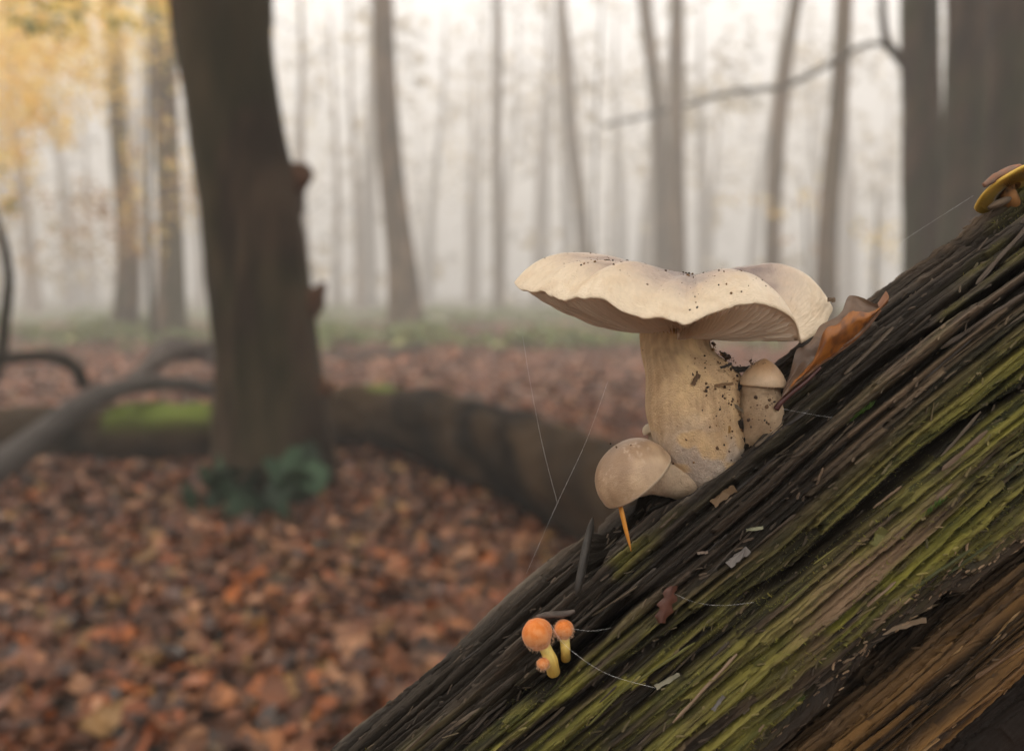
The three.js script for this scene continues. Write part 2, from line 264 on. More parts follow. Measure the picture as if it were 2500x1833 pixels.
// the far edge of the wood, read as one pale mass
{
  const r = rngOf(909), list = [], tones = [[0.32, 0.27, 0.2], [0.38, 0.3, 0.19], [0.28, 0.25, 0.21], [0.44, 0.33, 0.16]];  // tones paled so the leaves sink into the mist, haze in the colour
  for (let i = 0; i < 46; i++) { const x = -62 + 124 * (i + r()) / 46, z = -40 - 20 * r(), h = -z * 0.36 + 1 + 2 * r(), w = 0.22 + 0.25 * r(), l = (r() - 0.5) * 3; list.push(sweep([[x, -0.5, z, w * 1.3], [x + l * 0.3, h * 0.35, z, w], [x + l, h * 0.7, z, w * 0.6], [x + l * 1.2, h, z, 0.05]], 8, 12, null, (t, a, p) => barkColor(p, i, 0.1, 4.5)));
    list.push(leafCloud(170, V(x + l, h * 0.62, z), V(4.6, h * 0.42, 4), 0.62, tones, 3000 + i)); if (i % 2) list.push(leafCloud(40, V(x, 2.2, z + 6), V(4, 2.2, 2), 0.7, tones, 4000 + i)); }
  for (const g of list) g.deleteAttribute('uv');
  solo('far_forest', mergeGeometries(list), leafyMat, 'pale mass of trees closing the wood in the far mist', 'forest', null, 'stuff');
}
// leafy young trees
function sapling(name, label, x, y, d, trunkPts, clouds, group) {
  const p = P(x, y, d), t = thing(name, label, 'tree', V(p.x, 0, p.z), group);
  part('trunk', limbGeo(trunkPts.map(([a, b, r]) => b === null ? [P(a, 640, d).x, -0.1, p.z, r] : px(a, b, d, r * F / d)), 7), farBark, t);
  for (const [cx, cy, cd, sx, sy, n, size, tones, seed] of clouds) part('crown', leafCloud(n, P(cx, cy, cd), V(sx * cd / F, sy * cd / F, sx * cd / F * 0.8), size, tones, seed), leafyMat, t);
}
sapling('beech_tree', 'young beech with bright yellow leaves hanging in the upper left corner', -180, 600, 6, [[-180, null, 0.07], [-170, 500, 0.06], [-120, 150, 0.05], [-40, -100, 0.03]], [[60, 90, 10.5, 210, 180, 3600, 0.08, YEL, 11], [20, 260, 10, 120, 150, 1300, 0.08, YEL, 12], [130, 60, 12, 230, 130, 1800, 0.08, YEL, 15], [-20, 400, 5.8, 60, 120, 120, 0.07, YEL.concat(GRN), 13], [210, 20, 6.6, 190, 70, 520, 0.08, YEL.concat(GRN), 14]]);
sapling('beech_tree', 'thin beech with ochre leaves before the left trunks', 330, 640, 11, [[330, null, 0.05], [325, 500, 0.04], [330, 200, 0.03], [320, -60, 0.02]], [[340, 280, 11, 110, 300, 620, 0.085, YEL.concat(ORA), 21], [250, 480, 12, 110, 90, 420, 0.085, ORA, 22], [380, 20, 11, 150, 80, 480, 0.085, YEL.concat(GRN), 23], [120, 540, 13, 190, 130, 620, 0.09, ORA.concat(PALE), 24]]);
sapling('beech_tree', 'thin beech with a few pale ochre leaves behind the right cap lobe', 1780, 640, 15, [[1780, null, 0.03], [1775, 560, 0.028], [1770, 440, 0.02], [1760, 380, 0.012]], [[1740, 430, 15, 130, 40, 120, 0.09, YEL.concat(ORA), 31], [1770, 560, 15, 90, 60, 60, 0.09, ORA, 32]]);
sapling('beech_tree', 'small yellow leaved beech just above the log in the mist', 1925, 640, 13, [[1925, null, 0.03], [1925, 600, 0.028], [1930, 500, 0.02], [1930, 420, 0.012]], [[1925, 545, 13, 70, 90, 130, 0.08, YEL.concat(PALE), 33]]);
sapling('beech_tree', 'bare looking beech with sparse pale leaves high in the mist', 1310, 640, 24, [[1310, null, 0.06], [1308, 400, 0.05], [1320, 100, 0.04], [1330, -60, 0.03]], [[1360, 300, 24, 190, 190, 260, 0.12, PALE, 34], [960, 420, 26, 170, 170, 240, 0.12, PALE, 35]]);

// green undergrowth far back
{
  const g = leafCloud(60, V(0, 0.12, 0), V(0.35, 0.14, 0.35), 0.09, [[0.11, 0.15, 0.04], [0.16, 0.19, 0.06], [0.2, 0.19, 0.07]], 77), N = 900, im = new THREE.InstancedMesh(g, VC('undergrowth', 0.85, { transmission: 0.3, thickness: 0 }), N), o = new THREE.Object3D();
  for (let i = 0; i < N; i++) { const z = -(10.5 + 16 * Math.pow(rnd(), 1.2)), x = R(-1, 1) * (-z * 0.85); o.position.set(x, groundH(x, z), z); o.rotation.y = R(0, 6); o.scale.setScalar(R(0.6, 1.7) * (n2(x * 0.4, z * 0.4, 3) > 0.42 ? 1 : 0.4)); o.updateMatrix(); im.setMatrixAt(i, o.matrix); }
  im.name = 'undergrowth'; shadow(im); scene.add(im); tag(im, 'low green undergrowth along the far edge of the leaf floor', 'undergrowth', null, 'stuff');
}
// ------------------------------------------------------------------ fallen log and branches
{
  const at = (x, yb, rpx) => { const q = onGround(x, yb), dep = q.clone().sub(camera.position).applyQuaternion(camera.quaternion.clone().invert()).z * -1, r = rpx * dep / F; return [q.x, r * 0.92, q.z - r * 0.6, r]; };
  const pts = [at(-330, 1050, 62), at(-120, 1030, 62), at(60, 1018, 60), at(250, 1020, 60), at(450, 1018, 66), at(640, 1000, 70), at(760, 990, 72), at(860, 1000, 74), at(980, 1042, 86), at(1090, 1090, 96), at(1200, 1142, 104), at(1330, 1215, 118), at(1480, 1300, 135)];
  const g = sweep(pts, 40, 170, (t, a, p) => 1 + 0.34 * (fbm(a * 1.6, t * 22, 3) - 0.5) + 0.14 * (n2(a * 4, t * 40, 8) - 0.5) + 0.1 * sstep(0.58, 0.6, n2(t * 14, 0.5, 2)), (t, a, p) => {
    const k = clamp(0.5 + 2.6 * (fbm(p.x * 7, p.z * 6 + p.y * 11, 5) - 0.5)), up = sstep(0.1, 0.9, Math.cos(a)), m = up * sstep(0.5, 0.62, n2(p.x * 3.2 + 7.3, p.z * 2.2, 12) - 0.3 + 0.5 * Math.exp(-Math.pow((p.x + 2.0) / 0.35, 2)));
    return mixc(vary([0.034, 0.021, 0.011], 0.15 + 1.3 * k), [0.13, 0.17, 0.03], m * 0.85);
  });
  const t = thing('fallen_log', 'dark fallen log lying across the leaves behind the oak, mossy at left', 'log', V(0, 0, pts[6][2]));
  part('trunk', g, barkMat, t);
  const branch = (label, list, seed, tone) => { const f = list.map(([x, y, r, d]) => px(x, y, d, r)); solo('fallen_branch', sweep(f, 14, 50, (t2, a) => 1 + 0.2 * (n2(a * 1.4, t2 * 22, seed) - 0.5), (t2, a, p) => vary(tone, 0.6 + 0.8 * fbm(p.x * 20, p.y * 20, seed))), barkMat, label, 'branch'); };
  branch('thick grey branch slanting over the fallen log at the left edge', [[-90, 1085, 36, 3.0], [-10, 1030, 33, 3.1], [60, 980, 30, 3.25], [130, 925, 27, 3.4], [215, 872, 23, 3.6], [300, 846, 19, 3.8], [390, 844, 16, 4.0], [480, 858, 13, 4.15]], 1, [0.075, 0.066, 0.06]);
  branch('grey brown branch rising right from the thick one toward the oak', [[215, 880, 16, 3.75], [280, 850, 16, 3.9], [335, 800, 15, 4.1], [400, 772, 12, 4.3], [500, 760, 8, 4.5]], 2, [0.09, 0.075, 0.066]);
  branch('dark arched branch at the left edge above the log', [[-70, 792, 15, 3.4], [0, 790, 14, 3.45], [70, 784, 14, 3.5], [125, 788, 15, 3.55], [165, 812, 14, 3.6], [185, 850, 13, 3.65]], 3, [0.04, 0.032, 0.025]);
  branch('dark upright sapling stem at the left edge', [[-30, 850, 13, 3.3], [0, 790, 12, 3.3], [10, 700, 11, 3.3], [18, 620, 10, 3.3], [8, 540, 8, 3.3], [-20, 460, 6, 3.3]], 4, [0.035, 0.03, 0.022]);
  branch('thin branch on the ground far right of the oak', [[690, 795, 9, 9.2], [740, 788, 10, 9.3], [810, 784, 9, 9.4], [880, 772, 8, 9.8], [930, 760, 6, 10.2]], 5, [0.05, 0.042, 0.036]);
  branch('low branch pile behind the branches at left', [[330, 800, 20, 5.6], [375, 770, 26, 5.8], [430, 775, 20, 6], [480, 790, 14, 6]], 6, [0.07, 0.056, 0.05]);
}
{ // bramble at the foot of the oak
  const base = onGround(560, 1130), t = thing('bramble', 'dark green bramble leaves at the foot of the oak', 'plant', base), r = rngOf(8);
  const lg = grid(6, 8, (u, v) => { const b = u * 2 - 1, w = 0.42 * Math.pow(Math.sin(Math.PI * clamp(v * 0.93 + 0.05)), 0.7) * (1 + 0.08 * Math.sin(v * 40)); return V(b * w, -0.25 * b * b * w - 0.2 * v * v + 0.08 * Math.abs(b), v - 0.5); });
  const mats = [tint('bramble_leaf', 0.014, 0.042, 0.015, 0.75), tint('bramble_leaf_pale', 0.024, 0.06, 0.024, 0.75), tint('bramble_leaf_dark', 0.01, 0.026, 0.01, 0.75)];
  const d0 = base.clone().sub(camera.position).applyQuaternion(camera.quaternion.clone().invert()).z * -1;
  for (const [x, y, s, dz] of [[430, 1098, 66, 0.0], [468, 1078, 60, 0.05], [500, 1050, 74, 0.05], [520, 1025, 70, 0.08], [490, 1105, 62, -0.02], [545, 1060, 60, 0.0], [575, 1095, 64, -0.06], [540, 1120, 70, -0.06], [600, 1130, 66, -0.08], [570, 1150, 62, -0.1], [625, 1040, 74, 0.02], [655, 1025, 70, 0.05], [690, 1010, 60, 0.08], [650, 1065, 66, -0.02], [685, 1045, 60, 0.0], [610, 1075, 60, -0.05], [460, 1050, 50, 0.1], [520, 1085, 60, 0]]) {
    const m = shadow(new THREE.Mesh(lg, mats[Math.floor(r() * 3)])); m.name = 'leaf'; m.position.copy(P(x, y, d0 - 0.02 + dz)).sub(base); m.rotation.set(0.5 + r() * 0.7, r() * 6.28, (r() - 0.5) * 0.8, 'YXZ'); m.scale.setScalar(s * 1.45 * d0 / F); t.add(m);
  }
  for (let i = 0; i < 5; i++) { const a = P(560 + i * 8, 1120, d0), b = P(440 + i * 62, 1070 + (i % 2) * 30, d0 - 0.02), c = a.clone().lerp(b, 0.5); c.y += 0.1; part('stem', sweep([[a.x, 0, a.z, 0.004], [c.x, c.y, c.z, 0.003], [b.x, b.y, b.z, 0.002]], 6, 12), mats[2], t); }
}

// ------------------------------------------------------------------ the slanting rotten log
const LOGX = V(0.759, 0.651, 0), LOGY = V(-0.651, 0.759, 0), LOGO = P(1500, 985, 0.256).addScaledVector(V(0, 0, 1).applyQuaternion(camera.quaternion), -0.019);
const logM = new THREE.Matrix4().makeBasis(LOGX, LOGY, V(0, 0, 1)).premultiply(new THREE.Matrix4().makeRotationFromQuaternion(camera.quaternion)).setPosition(LOGO), logI = logM.clone().invert();
const section = [[0.205, -0.07], [0.12, -0.08], [0.045, -0.0213], [0.013, -0.0027], [0, 0.019], [0.0065, 0.0333], [0.022, 0.0432], [0.045, 0.0481], [0.068, 0.05], [0.08, 0.0478], [0.088, 0.039], [0.094, 0.015], [0.1, 0.008], [0.104, 0.022], [0.109, 0.039], [0.116, 0.0425], [0.124, 0.036], [0.133, 0.012], [0.141, -0.004], [0.158, -0.004], [0.178, -0.008], [0.198, -0.025], [0.205, -0.07]];
const SEC = []; { let t = 0, last = null; for (let i = 0; i <= 1700; i++) { const q = crom(section, i / 1700); if (last) t += Math.hypot(q[0] - last[0], q[1] - last[1]); SEC.push([t, q[0], q[1]]); last = q; } const t0 = SEC[Math.round(1700 * 4 / 22)][0]; SEC.forEach((s) => { s[0] -= t0; }); }
const T0 = SEC[0][0], T1 = SEC.at(-1)[0];
function secAt(t) { let lo = 0, hi = SEC.length - 1; while (hi - lo > 1) { const m = (lo + hi) >> 1; if (SEC[m][0] <= t) lo = m; else hi = m; } const a = SEC[lo], b = SEC[hi], f = clamp((t - a[0]) / (b[0] - a[0])), dv = b[1] - a[1], dz = b[2] - a[2], l = Math.hypot(dv, dz) || 1; return [lerp(a[1], b[1], f), lerp(a[2], b[2], f), -dz / l * -1, dv / l]; }
const camInv = camera.matrixWorldInverse;
function toLog(x, y, d) { return P(x, y, d).applyMatrix4(logI); }
const crestOff = (u) => (u < 0 ? 0.0012 : 0.0085) * Math.pow(clamp(Math.abs(u), 0, 0.3) / 0.16, 2);
// cracks as picture polylines [x, y] with half width (m) and depth (m)
const cracks = [
  [[[1640, 1320], [1760, 1230], [1880, 1130], [2034, 1006], [2253, 850]], 0.0022, 0.007, 0.2275],
  [[[1180, 1520], [1260, 1420], [1310, 1380], [1370, 1310]], 0.004, 0.012, 0.2374],
  [[[1650, 1010], [1730, 965], [1800, 905], [1930, 800], [2060, 700], [2253, 560]], 0.0022, 0.006, 0.238],
  [[[1290, 1260], [1330, 1190], [1400, 1130], [1520, 1050], [1640, 970]], 0.0025, 0.006, 0.2417],
  [[[1000, 1640], [1100, 1560], [1210, 1470], [1330, 1370], [1420, 1300]], 0.0016, 0.005, 0.2362],
  [[[1130, 1652], [1290, 1530], [1400, 1440], [1540, 1330]], 0.0014, 0.004, 0.2318],
  [[[1700, 1652], [1850, 1540], [2000, 1420], [2120, 1330], [2253, 1240]], 0.002, 0.006, 0.2256],
  [[[1880, 900], [1990, 810], [2100, 720], [2253, 610]], 0.0016, 0.005, 0.2362],
].map(([pts, w, dep, d]) => [pts.map(([x, y]) => { const q = toLog(x, y, d); return [q.x, -q.y - crestOff(q.x)]; }), w, dep]);
function vOfT(t) { return secAt(t)[0]; }
const H = { h: 0, c: [0, 0, 0] };
const patch = toLog(1930, 1270, 0.227);
function wood(u, t, v) {     // relief (m) and colour of the rotten wood
  const tw = t + 0.0034 * (n2(u * 7, t * 12, 1) - 0.5) + 0.0014 * (n2(u * 26, t * 60, 2) - 0.5) + 0.0005 * (n2(u * 110, t * 300, 6) - 0.5);
  let h = 0.011 * (fbm(u * 5, tw * 75, 3, 3) - 0.5);
  // broken laths: rows along the grain, each cut into lengths that stand at their own height
  const lath = (row, width, len, k, amp, groove) => {
    const r = Math.floor(row), f = row - r, off = h2(r, k) * 9, L = len * (0.55 + h2(r, k + 1)), q = (u + 0.0035 * (n2(tw * 1500, r, k + 4) - 0.5)) / L + off, c = Math.floor(q), g = q - c, id = h2(c, r, k + 2);
    const lo = h2(Math.floor(q - 0.0012 / L), r, k + 2);
    h += amp * (id - 0.5) + amp * 1.1 * (h2(c, r, k + 3) - 0.5) * (g - 0.5) - groove * (1 - sstep(0, 0.2, Math.min(f, 1 - f)) ) * (0.3 + 0.9 * n2(u * 30, r, k + 5));
    return id;
  };
  const ra = lath(tw / 0.0052 + 0.5 * n2(u * 12, 3, 5), 0.0062, 0.16, 41, 0.0032, 0.0034), rb = lath(tw / 0.0019 + 0.4 * n2(u * 20, 7, 6), 0.0021, 0.05, 57, 0.0016, 0.0013);
  const fine = n2(u * 20, tw * 1150, 8), fine2 = n2(u * 60, tw * 2300, 9), ridge = 1 - Math.abs(2 * fbm(u * 6, tw * 300, 61, 2) - 1);
  h += 0.0022 * (ridge - 0.6);
  h += 0.0007 * (fine - 0.5) + 0.0004 * (fine2 - 0.5) + 0.0004 * (n2(u * 700, tw * 1800, 11) - 0.5);
  const crumble = sstep(0.5, 0.72, fbm(u * 22 + 3, tw * 40, 71, 3)); h += crumble * 0.0032 * (fbm(u * 190, tw * 330, 72, 3) - 0.5) - 0.0008 * crumble;
  let crack = 0;
  for (const [pts, w, dep] of cracks) {
    if (u < pts[0][0] - 0.01 || u > pts.at(-1)[0] + 0.01) continue;
    let vv = pts.at(-1)[1]; for (let i = 1; i < pts.length; i++) if (u <= pts[i][0]) { const f = clamp((u - pts[i - 1][0]) / (pts[i][0] - pts[i - 1][0])); vv = lerp(pts[i - 1][1], pts[i][1], f); break; }
    vv += 0.004 * (n2(u * 30, w * 9e4, 4) - 0.5); const ww = w * (0.35 + 1.1 * n2(u * 22, w * 1e5, 7)), end = Math.min(sstep(pts[0][0] - 0.01, pts[0][0] + 0.015, u), 1 - sstep(pts.at(-1)[0] - 0.01, pts.at(-1)[0] + 0.01, u));
    const k = (1 - sstep(ww * 0.35, ww * 1.3, Math.abs(v - vv))) * end; h -= dep * k; crack = Math.max(crack, k);
  }
  // colour of the wood, with some sheen and shade painted in
  const broad = fbm(u * 11, tw * 34, 14, 3), tone = clamp(0.2 + 0.5 * rb * rb + 0.7 * (fine - 0.5) + 0.4 * (ridge - 0.6) + 0.5 * (broad - 0.5));
  const crest = 1 - sstep(0.012, 0.034, v + 0.012 * (n2(u * 14, 1, 2) - 0.5));
  let c = mixc([0.014, 0.01, 0.007], mixc([0.15, 0.102, 0.064], [0.13, 0.115, 0.098], crest * 0.6), tone * tone * 1.15);  // grey mixed in along the crest stands in for its sheen
  const du = u - patch.x, dv = v + patch.y, pm = Math.exp(-(du * du) / 0.0016 - (dv * dv) / 0.00022) * sstep(0.3, 0.6, fbm(u * 40, tw * 150, 22)), root = sstep(0.101, 0.109, v);
  c = mixc(c, vary([0.17, 0.11, 0.064], 0.4 + 1.0 * fine), clamp(pm * 1.1));
  c = mixc(c, vary(mixc([0.03, 0.016, 0.008], [0.27, 0.14, 0.042], clamp(tone * 1.3)), 0.8), root * (1 - sstep(0.128, 0.138, v)));
  c = mixc(c, [0.03, 0.02, 0.013], 0.75 * sstep(0.074, 0.086, v + 0.008 * (n2(u * 18, 2, 6) - 0.5)) * (1 - root));  // gap darkened in the colour, adding to the shade inside it
  let mossy; const belt = sstep(0.02, 0.036, v + 0.016 * (n2(u * 7, 3, 5) - 0.5) + 0.012 * sstep(0, 0.15, -u) - 0.004) * (1 - sstep(0.078, 0.088, v)); mossy = sstep(0.4, 0.6, 0.5 * fbm(u * 17, tw * 70, 30, 4) + 0.16 * rb + 0.12 * ra + 0.22 * n2(u * 90, tw * 600, 33) + 0.1) * belt + 0.75 * crest * sstep(0.56, 0.72, fbm(u * 26, tw * 90, 36));
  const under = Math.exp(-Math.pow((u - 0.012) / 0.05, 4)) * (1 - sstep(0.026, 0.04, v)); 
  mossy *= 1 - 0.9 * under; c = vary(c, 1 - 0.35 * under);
  c = mixc(c, vary([0.1, 0.066, 0.04], 0.25 + 1.5 * n2(u * 260, tw * 420, 73)), 0.7 * crumble);
  const mg = mixc([0.035, 0.04, 0.009], mixc([0.215, 0.195, 0.03], [0.15, 0.125, 0.04], n2(u * 20, tw * 90, 51)), clamp(-0.06 + 0.6 * rb + 0.35 * ra + 0.55 * (fine - 0.5) + 0.7 * (n2(u * 200, tw * 900, 52) - 0.3)));
  c = mixc(c, mg, clamp(mossy * (1 - clamp(pm * 1.2)) * (1 - crack) * (1 - root)));
  c = mixc(c, [0.014, 0.011, 0.008], crack * 0.8); c = mixc(c, [0.02, 0.013, 0.009], sstep(0.128, 0.137, v));  // face below the root blackened, its shade put into the colour
  c = mixc(c, [0.016, 0.012, 0.008], 0.85 * sstep(0.0005, -0.0045, h)); // hollows darkened by depth, painting more shade into the grooves
  h += 0.0009 * mossy * (n2(u * 300, t * 700, 37) - 0.3) * 0.8;
  H.h = h; H.c = c; H.moss = mossy; return H;
}
{
  const us = [], ts = [], NT = 800, NU = 800;
  for (let i = 0; i < 26; i++) us.push(-1.15 + 0.96 * i / 26); for (let i = 0; i <= NU; i++) us.push(-0.19 + 0.4 * i / NU); for (let i = 1; i <= 20; i++) us.push(0.21 + 0.7 * i / 20);
  for (let i = 0; i < 34; i++) ts.push(lerp(T0, -0.03, i / 34)); const tEnd = secAt; let tFront = 0; for (const s of SEC) if (s[1] > 0.168 && s[0] > 0.1) { tFront = s[0]; break; }
  for (let i = 0; i <= NT; i++) ts.push(lerp(-0.03, tFront, i / NT)); for (let i = 1; i <= 16; i++) ts.push(lerp(tFront, T1, i / 16));
  const nu = us.length - 1, nv = ts.length - 1, pos = new Float32Array((nu + 1) * (nv + 1) * 3), col = new Float32Array(pos.length), uv = new Float32Array((nu + 1) * (nv + 1) * 2), idx = new Uint32Array(nu * nv * 6);
  for (let j = 0, o = 0; j <= nv; j++) { const [v, z, , ] = secAt(ts[j]), a = secAt(ts[j] - 0.004), b = secAt(ts[j] + 0.004), dv = b[0] - a[0], dz = b[1] - a[1], l = Math.hypot(dv, dz), nvv = -dz / l, nz = dv / l;
    const wrap = j === 0 || j === nv ? 0 : 1;
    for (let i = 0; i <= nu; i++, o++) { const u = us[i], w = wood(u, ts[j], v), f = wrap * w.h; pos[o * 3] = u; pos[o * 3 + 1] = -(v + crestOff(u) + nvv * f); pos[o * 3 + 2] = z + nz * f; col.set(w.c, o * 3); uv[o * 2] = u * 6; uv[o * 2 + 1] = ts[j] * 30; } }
  for (let j = 0, k = 0; j < nv; j++) for (let i = 0; i < nu; i++) { const a = j * (nu + 1) + i, b = a + 1, c = a + nu + 1, d = c + 1; idx[k++] = a; idx[k++] = c; idx[k++] = d; idx[k++] = a; idx[k++] = d; idx[k++] = b; }
  const g = new THREE.BufferGeometry(); g.setAttribute('position', new THREE.BufferAttribute(pos, 3)); g.setAttribute('color', new THREE.BufferAttribute(col, 3)); g.setAttribute('uv', new THREE.BufferAttribute(uv, 2)); g.setIndex(new THREE.BufferAttribute(idx, 1)); g.computeVertexNormals();
  globalThis.__log = g;
}
const logGroup = new THREE.Group(); logGroup.name = numbered('rotten_log'); logGroup.applyMatrix4(logM); scene.add(logGroup); logGroup.updateMatrixWorld(true);
tag(logGroup, 'slanting rotten log with green mossy wood fibres carrying the mushrooms', 'log');
{
  const grain = noiseTex(1024, (x, y) => 0.5 * n2(x * 40, y * 160, 3) + 0.3 * n2(x * 160, y * 400, 5) + 0.2 * h2(x * 1024, y * 1024, 7)); 
  const rough = noiseTex(256, (x, y) => 0.45 + 0.5 * fbm(x * 8, y * 40, 3, 2) * 0.9);
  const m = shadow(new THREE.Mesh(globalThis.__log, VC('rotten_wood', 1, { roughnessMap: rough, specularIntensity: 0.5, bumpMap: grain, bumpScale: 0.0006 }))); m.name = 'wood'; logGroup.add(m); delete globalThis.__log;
}
// local frame on the log surface: at picture point (x, y) -> {p, n} in log space
const FRONT = SEC.filter((s) => s[0] >= 0 && s[1] < 0.165 && s[2] > -0.03);
function onLog(x, y) {
  for (let d = 0.2; d < 0.3; d += 0.0004) {
    const q = toLog(x, y, d), v = -q.y - crestOff(q.x); if (v < 0) continue;
    let s = FRONT[0]; for (const f of FRONT) { s = f; if (f[1] >= v) break; }
    if (q.z <= s[2] + wood(q.x, s[0], v).h * 0.8) { return { d, q, u: q.x, t: s[0], v }; }
  }
  const q = toLog(x, y, 0.257); return { d: 0.257, q, u: q.x, t: 0, v: 0 };
}
function surf(u, t, lift = 0) { const [v, z] = secAt(t), a = secAt(t - 0.004), b = secAt(t + 0.004), dv = b[0] - a[0], dz = b[1] - a[1], l = Math.hypot(dv, dz), n = V(0, dz / l, dv / l), h = wood(u, t, v).h + lift; return { p: V(u, -(v + crestOff(u)) + n.y * h, z + n.z * h), n, c: H.c.slice(), moss: H.moss, v }; }
// wood fibres and splinters, each a piece of the log
function splinterGeo(seed) {   // an angular broken sliver, one metre long before scaling
  const r = rngOf(seed), b = (r() - 0.5) * 0.35, cut = [r() * 0.16, r() * 0.16, r() * 0.16, r() * 0.16, r() * 0.16, r() * 0.16], tw = (r() - 0.5) * 1.2;
  const g = grid(6, 8, (u, v) => { const i = Math.round(u * 6) % 6, a = i / 6 * Math.PI * 2 + tw * (v - 0.5), end = v === 0 || v === 1, x = end ? v - 0.5 : lerp(-0.47 + cut[i] * 0.7, 0.47 - cut[(i + 3) % 6], (v * 8 - 1) / 6), k = end ? 0.25 : 0.34 + 0.3 * h2(i, Math.round(v * 8), seed) + 0.12 * h2(i, 1, seed);
    return V(x, Math.sin(a) * k + b * (v - 0.5), Math.cos(a) * k + b * (v - 0.5) * (v - 0.5) * 2); }).toNonIndexed(); g.computeVertexNormals(); return g;
}
const splinters = [1, 2, 3, 4, 5, 6, 7, 8].map(splinterGeo);
function plateGeo(seed) {   // a torn flat flake, one metre long before scaling
  const r = rngOf(seed), sh = new THREE.Shape(), top = [], n = 9;
  for (let i = 0; i <= n; i++) top.push([i / n - 0.5, 0.5 * (0.55 + 0.45 * r())]);
  sh.moveTo(-0.5 + 0.06 * r(), -0.15); top.forEach(([x, y]) => sh.lineTo(x + 0.05 * (r() - 0.5), y));
  for (let i = n; i >= 0; i--) sh.lineTo(i / n - 0.5 + 0.07 * (r() - 0.5), -0.5 * (0.5 + 0.5 * r()));
  const g = new THREE.ExtrudeGeometry(sh, { depth: 0.3, bevelEnabled: false, curveSegments: 1, steps: 2 }), p = g.attributes.position;
  for (let i = 0; i < p.count; i++) { const x = p.getX(i), y = p.getY(i); p.setZ(i, p.getZ(i) + 0.5 * n2(x * 5 + seed, y * 3) + 0.5 * x * x); } g.computeVertexNormals(); return g;
}
const plates = [1, 2, 3, 4, 5, 6].map(plateGeo);
const fibreTones = { moss: [[0.085, 0.08, 0.012], [0.13, 0.115, 0.016], [0.04, 0.044, 0.008], [0.15, 0.13, 0.03]], wood: [[0.035, 0.024, 0.015], [0.06, 0.04, 0.025], [0.02, 0.014, 0.01], [0.09, 0.064, 0.04]], tan: [[0.17, 0.11, 0.064], [0.11, 0.07, 0.04], [0.21, 0.145, 0.09]], root: [[0.2, 0.105, 0.035], [0.1, 0.05, 0.018], [0.26, 0.15, 0.056]] };
const fibreMats = {}; for (const k in fibreTones) fibreMats[k] = fibreTones[k].map((c, i) => tint('fibre_' + k + i, ...c, 0.65));
function layOn(o, u, t, lift, yaw, rise, len, wid, thick) {
  const s = surf(u, t, lift), x = V(Math.cos(yaw), Math.sin(yaw) * -s.n.z, Math.sin(yaw) * s.n.y), n = s.n.clone();
  x.addScaledVector(n, rise).normalize(); n.sub(x.clone().multiplyScalar(n.dot(x))).normalize(); const y = V().crossVectors(n, x);
  o.matrixAutoUpdate = true; const m = new THREE.Matrix4().makeBasis(x, y, n).setPosition(s.p); o.position.setFromMatrixPosition(m); o.quaternion.setFromRotationMatrix(m); o.scale.set(len, wid, thick); return s;
}
for (let i = 0; i < 150; i++) {
  const t = R(0.004, 0.2), u = R(-0.165, 0.165), s = surf(u, t), du = u - patch.x, dv = s.v + patch.y, nearPatch = Math.exp(-(du * du) / 0.0025 - (dv * dv) / 0.0004);
  const set = s.v > 0.104 ? 'root' : rnd() < nearPatch ? 'tan' : s.moss > 0.35 && rnd() < 0.85 ? 'moss' : 'wood', m = shadow(new THREE.Mesh(splinters[i % 8], fibreMats[set][Math.floor(rnd() * fibreMats[set].length)]));
  if (s.v > 0.086 && s.v < 0.106) { i--; continue; }
  m.name = 'wood_fibre'; layOn(m, u, t, 0.0001, R(-0.14, 0.14), R(-0.02, 0.07), R(0.007, 0.034), R(0.0005, 0.0014), R(0.0005, 0.0011)); logGroup.add(m);
}
{ // crumbs and fine splinters lying in the grain
  const N = 2600, im = new THREE.InstancedMesh(splinters[2], tint('wood_crumb', 1, 1, 1, 0.8), N), o = new THREE.Object3D(), c = new THREE.Color();
  for (let i = 0; i < N; i++) {
    const k = rnd() < 0.3, u = k ? patch.x + (rnd() + rnd() + rnd() - 1.5) * 0.075 : R(-0.17, 0.17), t = k ? 0.108 + (rnd() + rnd() - 1) * 0.026 : R(-0.01, 0.2), s = layOn(o, u, t, 0.0002, R(-0.7, 0.7), R(-0.25, 0.3), R(0.0009, 0.0038) * (rnd() < 0.15 ? 1.7 : 1), R(0.0003, 0.0008), R(0.0003, 0.0006));
    o.updateMatrix(); im.setMatrixAt(i, o.matrix); const v = R(0.7, 1.6), g = k && rnd() < 0.5 ? [0.2, 0.135, 0.08] : mixc(s.c, [0.1, 0.066, 0.04], 0.35); c.setRGB(g[0] * v, g[1] * v, g[2] * v); im.setColorAt(i, c);
  }
  im.name = 'wood_crumbs'; shadow(im); im.userData.kind = 'stuff'; logGroup.add(im);
  const blade = grid(2, 3, (a, b) => V((a - 0.5) * 0.22 * (1 - b * b), 0.12 * b * b, b)), M = 15000, mi = new THREE.InstancedMesh(blade, tint('moss', 1, 1, 1, 0.8, { transmission: 0.3, thickness: 0 }), M);
  let n = 0; for (let tries = 0; n < M && tries < 90000; tries++) {
    const u = R(-0.175, 0.175), t = R(-0.015, 0.14), s = surf(u, t); if (s.moss < 0.5 * rnd() + 0.35) continue;
    o.position.copy(s.p); const d = s.n.clone().add(V(R(-0.9, 0.9), R(-0.7, 0.7), R(-0.6, 0.6))).normalize(); o.quaternion.setFromUnitVectors(V(0, 0, 1), d); o.scale.setScalar(R(0.0005, 0.0015)); o.updateMatrix(); mi.setMatrixAt(n, o.matrix); const v = R(0.7, 1.25); c.setRGB(0.2 * v, 0.185 * v * R(0.85, 1.1), 0.022 * v); mi.setColorAt(n++, c);
  }
  mi.count = n; mi.name = 'moss'; shadow(mi); mi.userData.kind = 'stuff'; logGroup.add(mi);
}
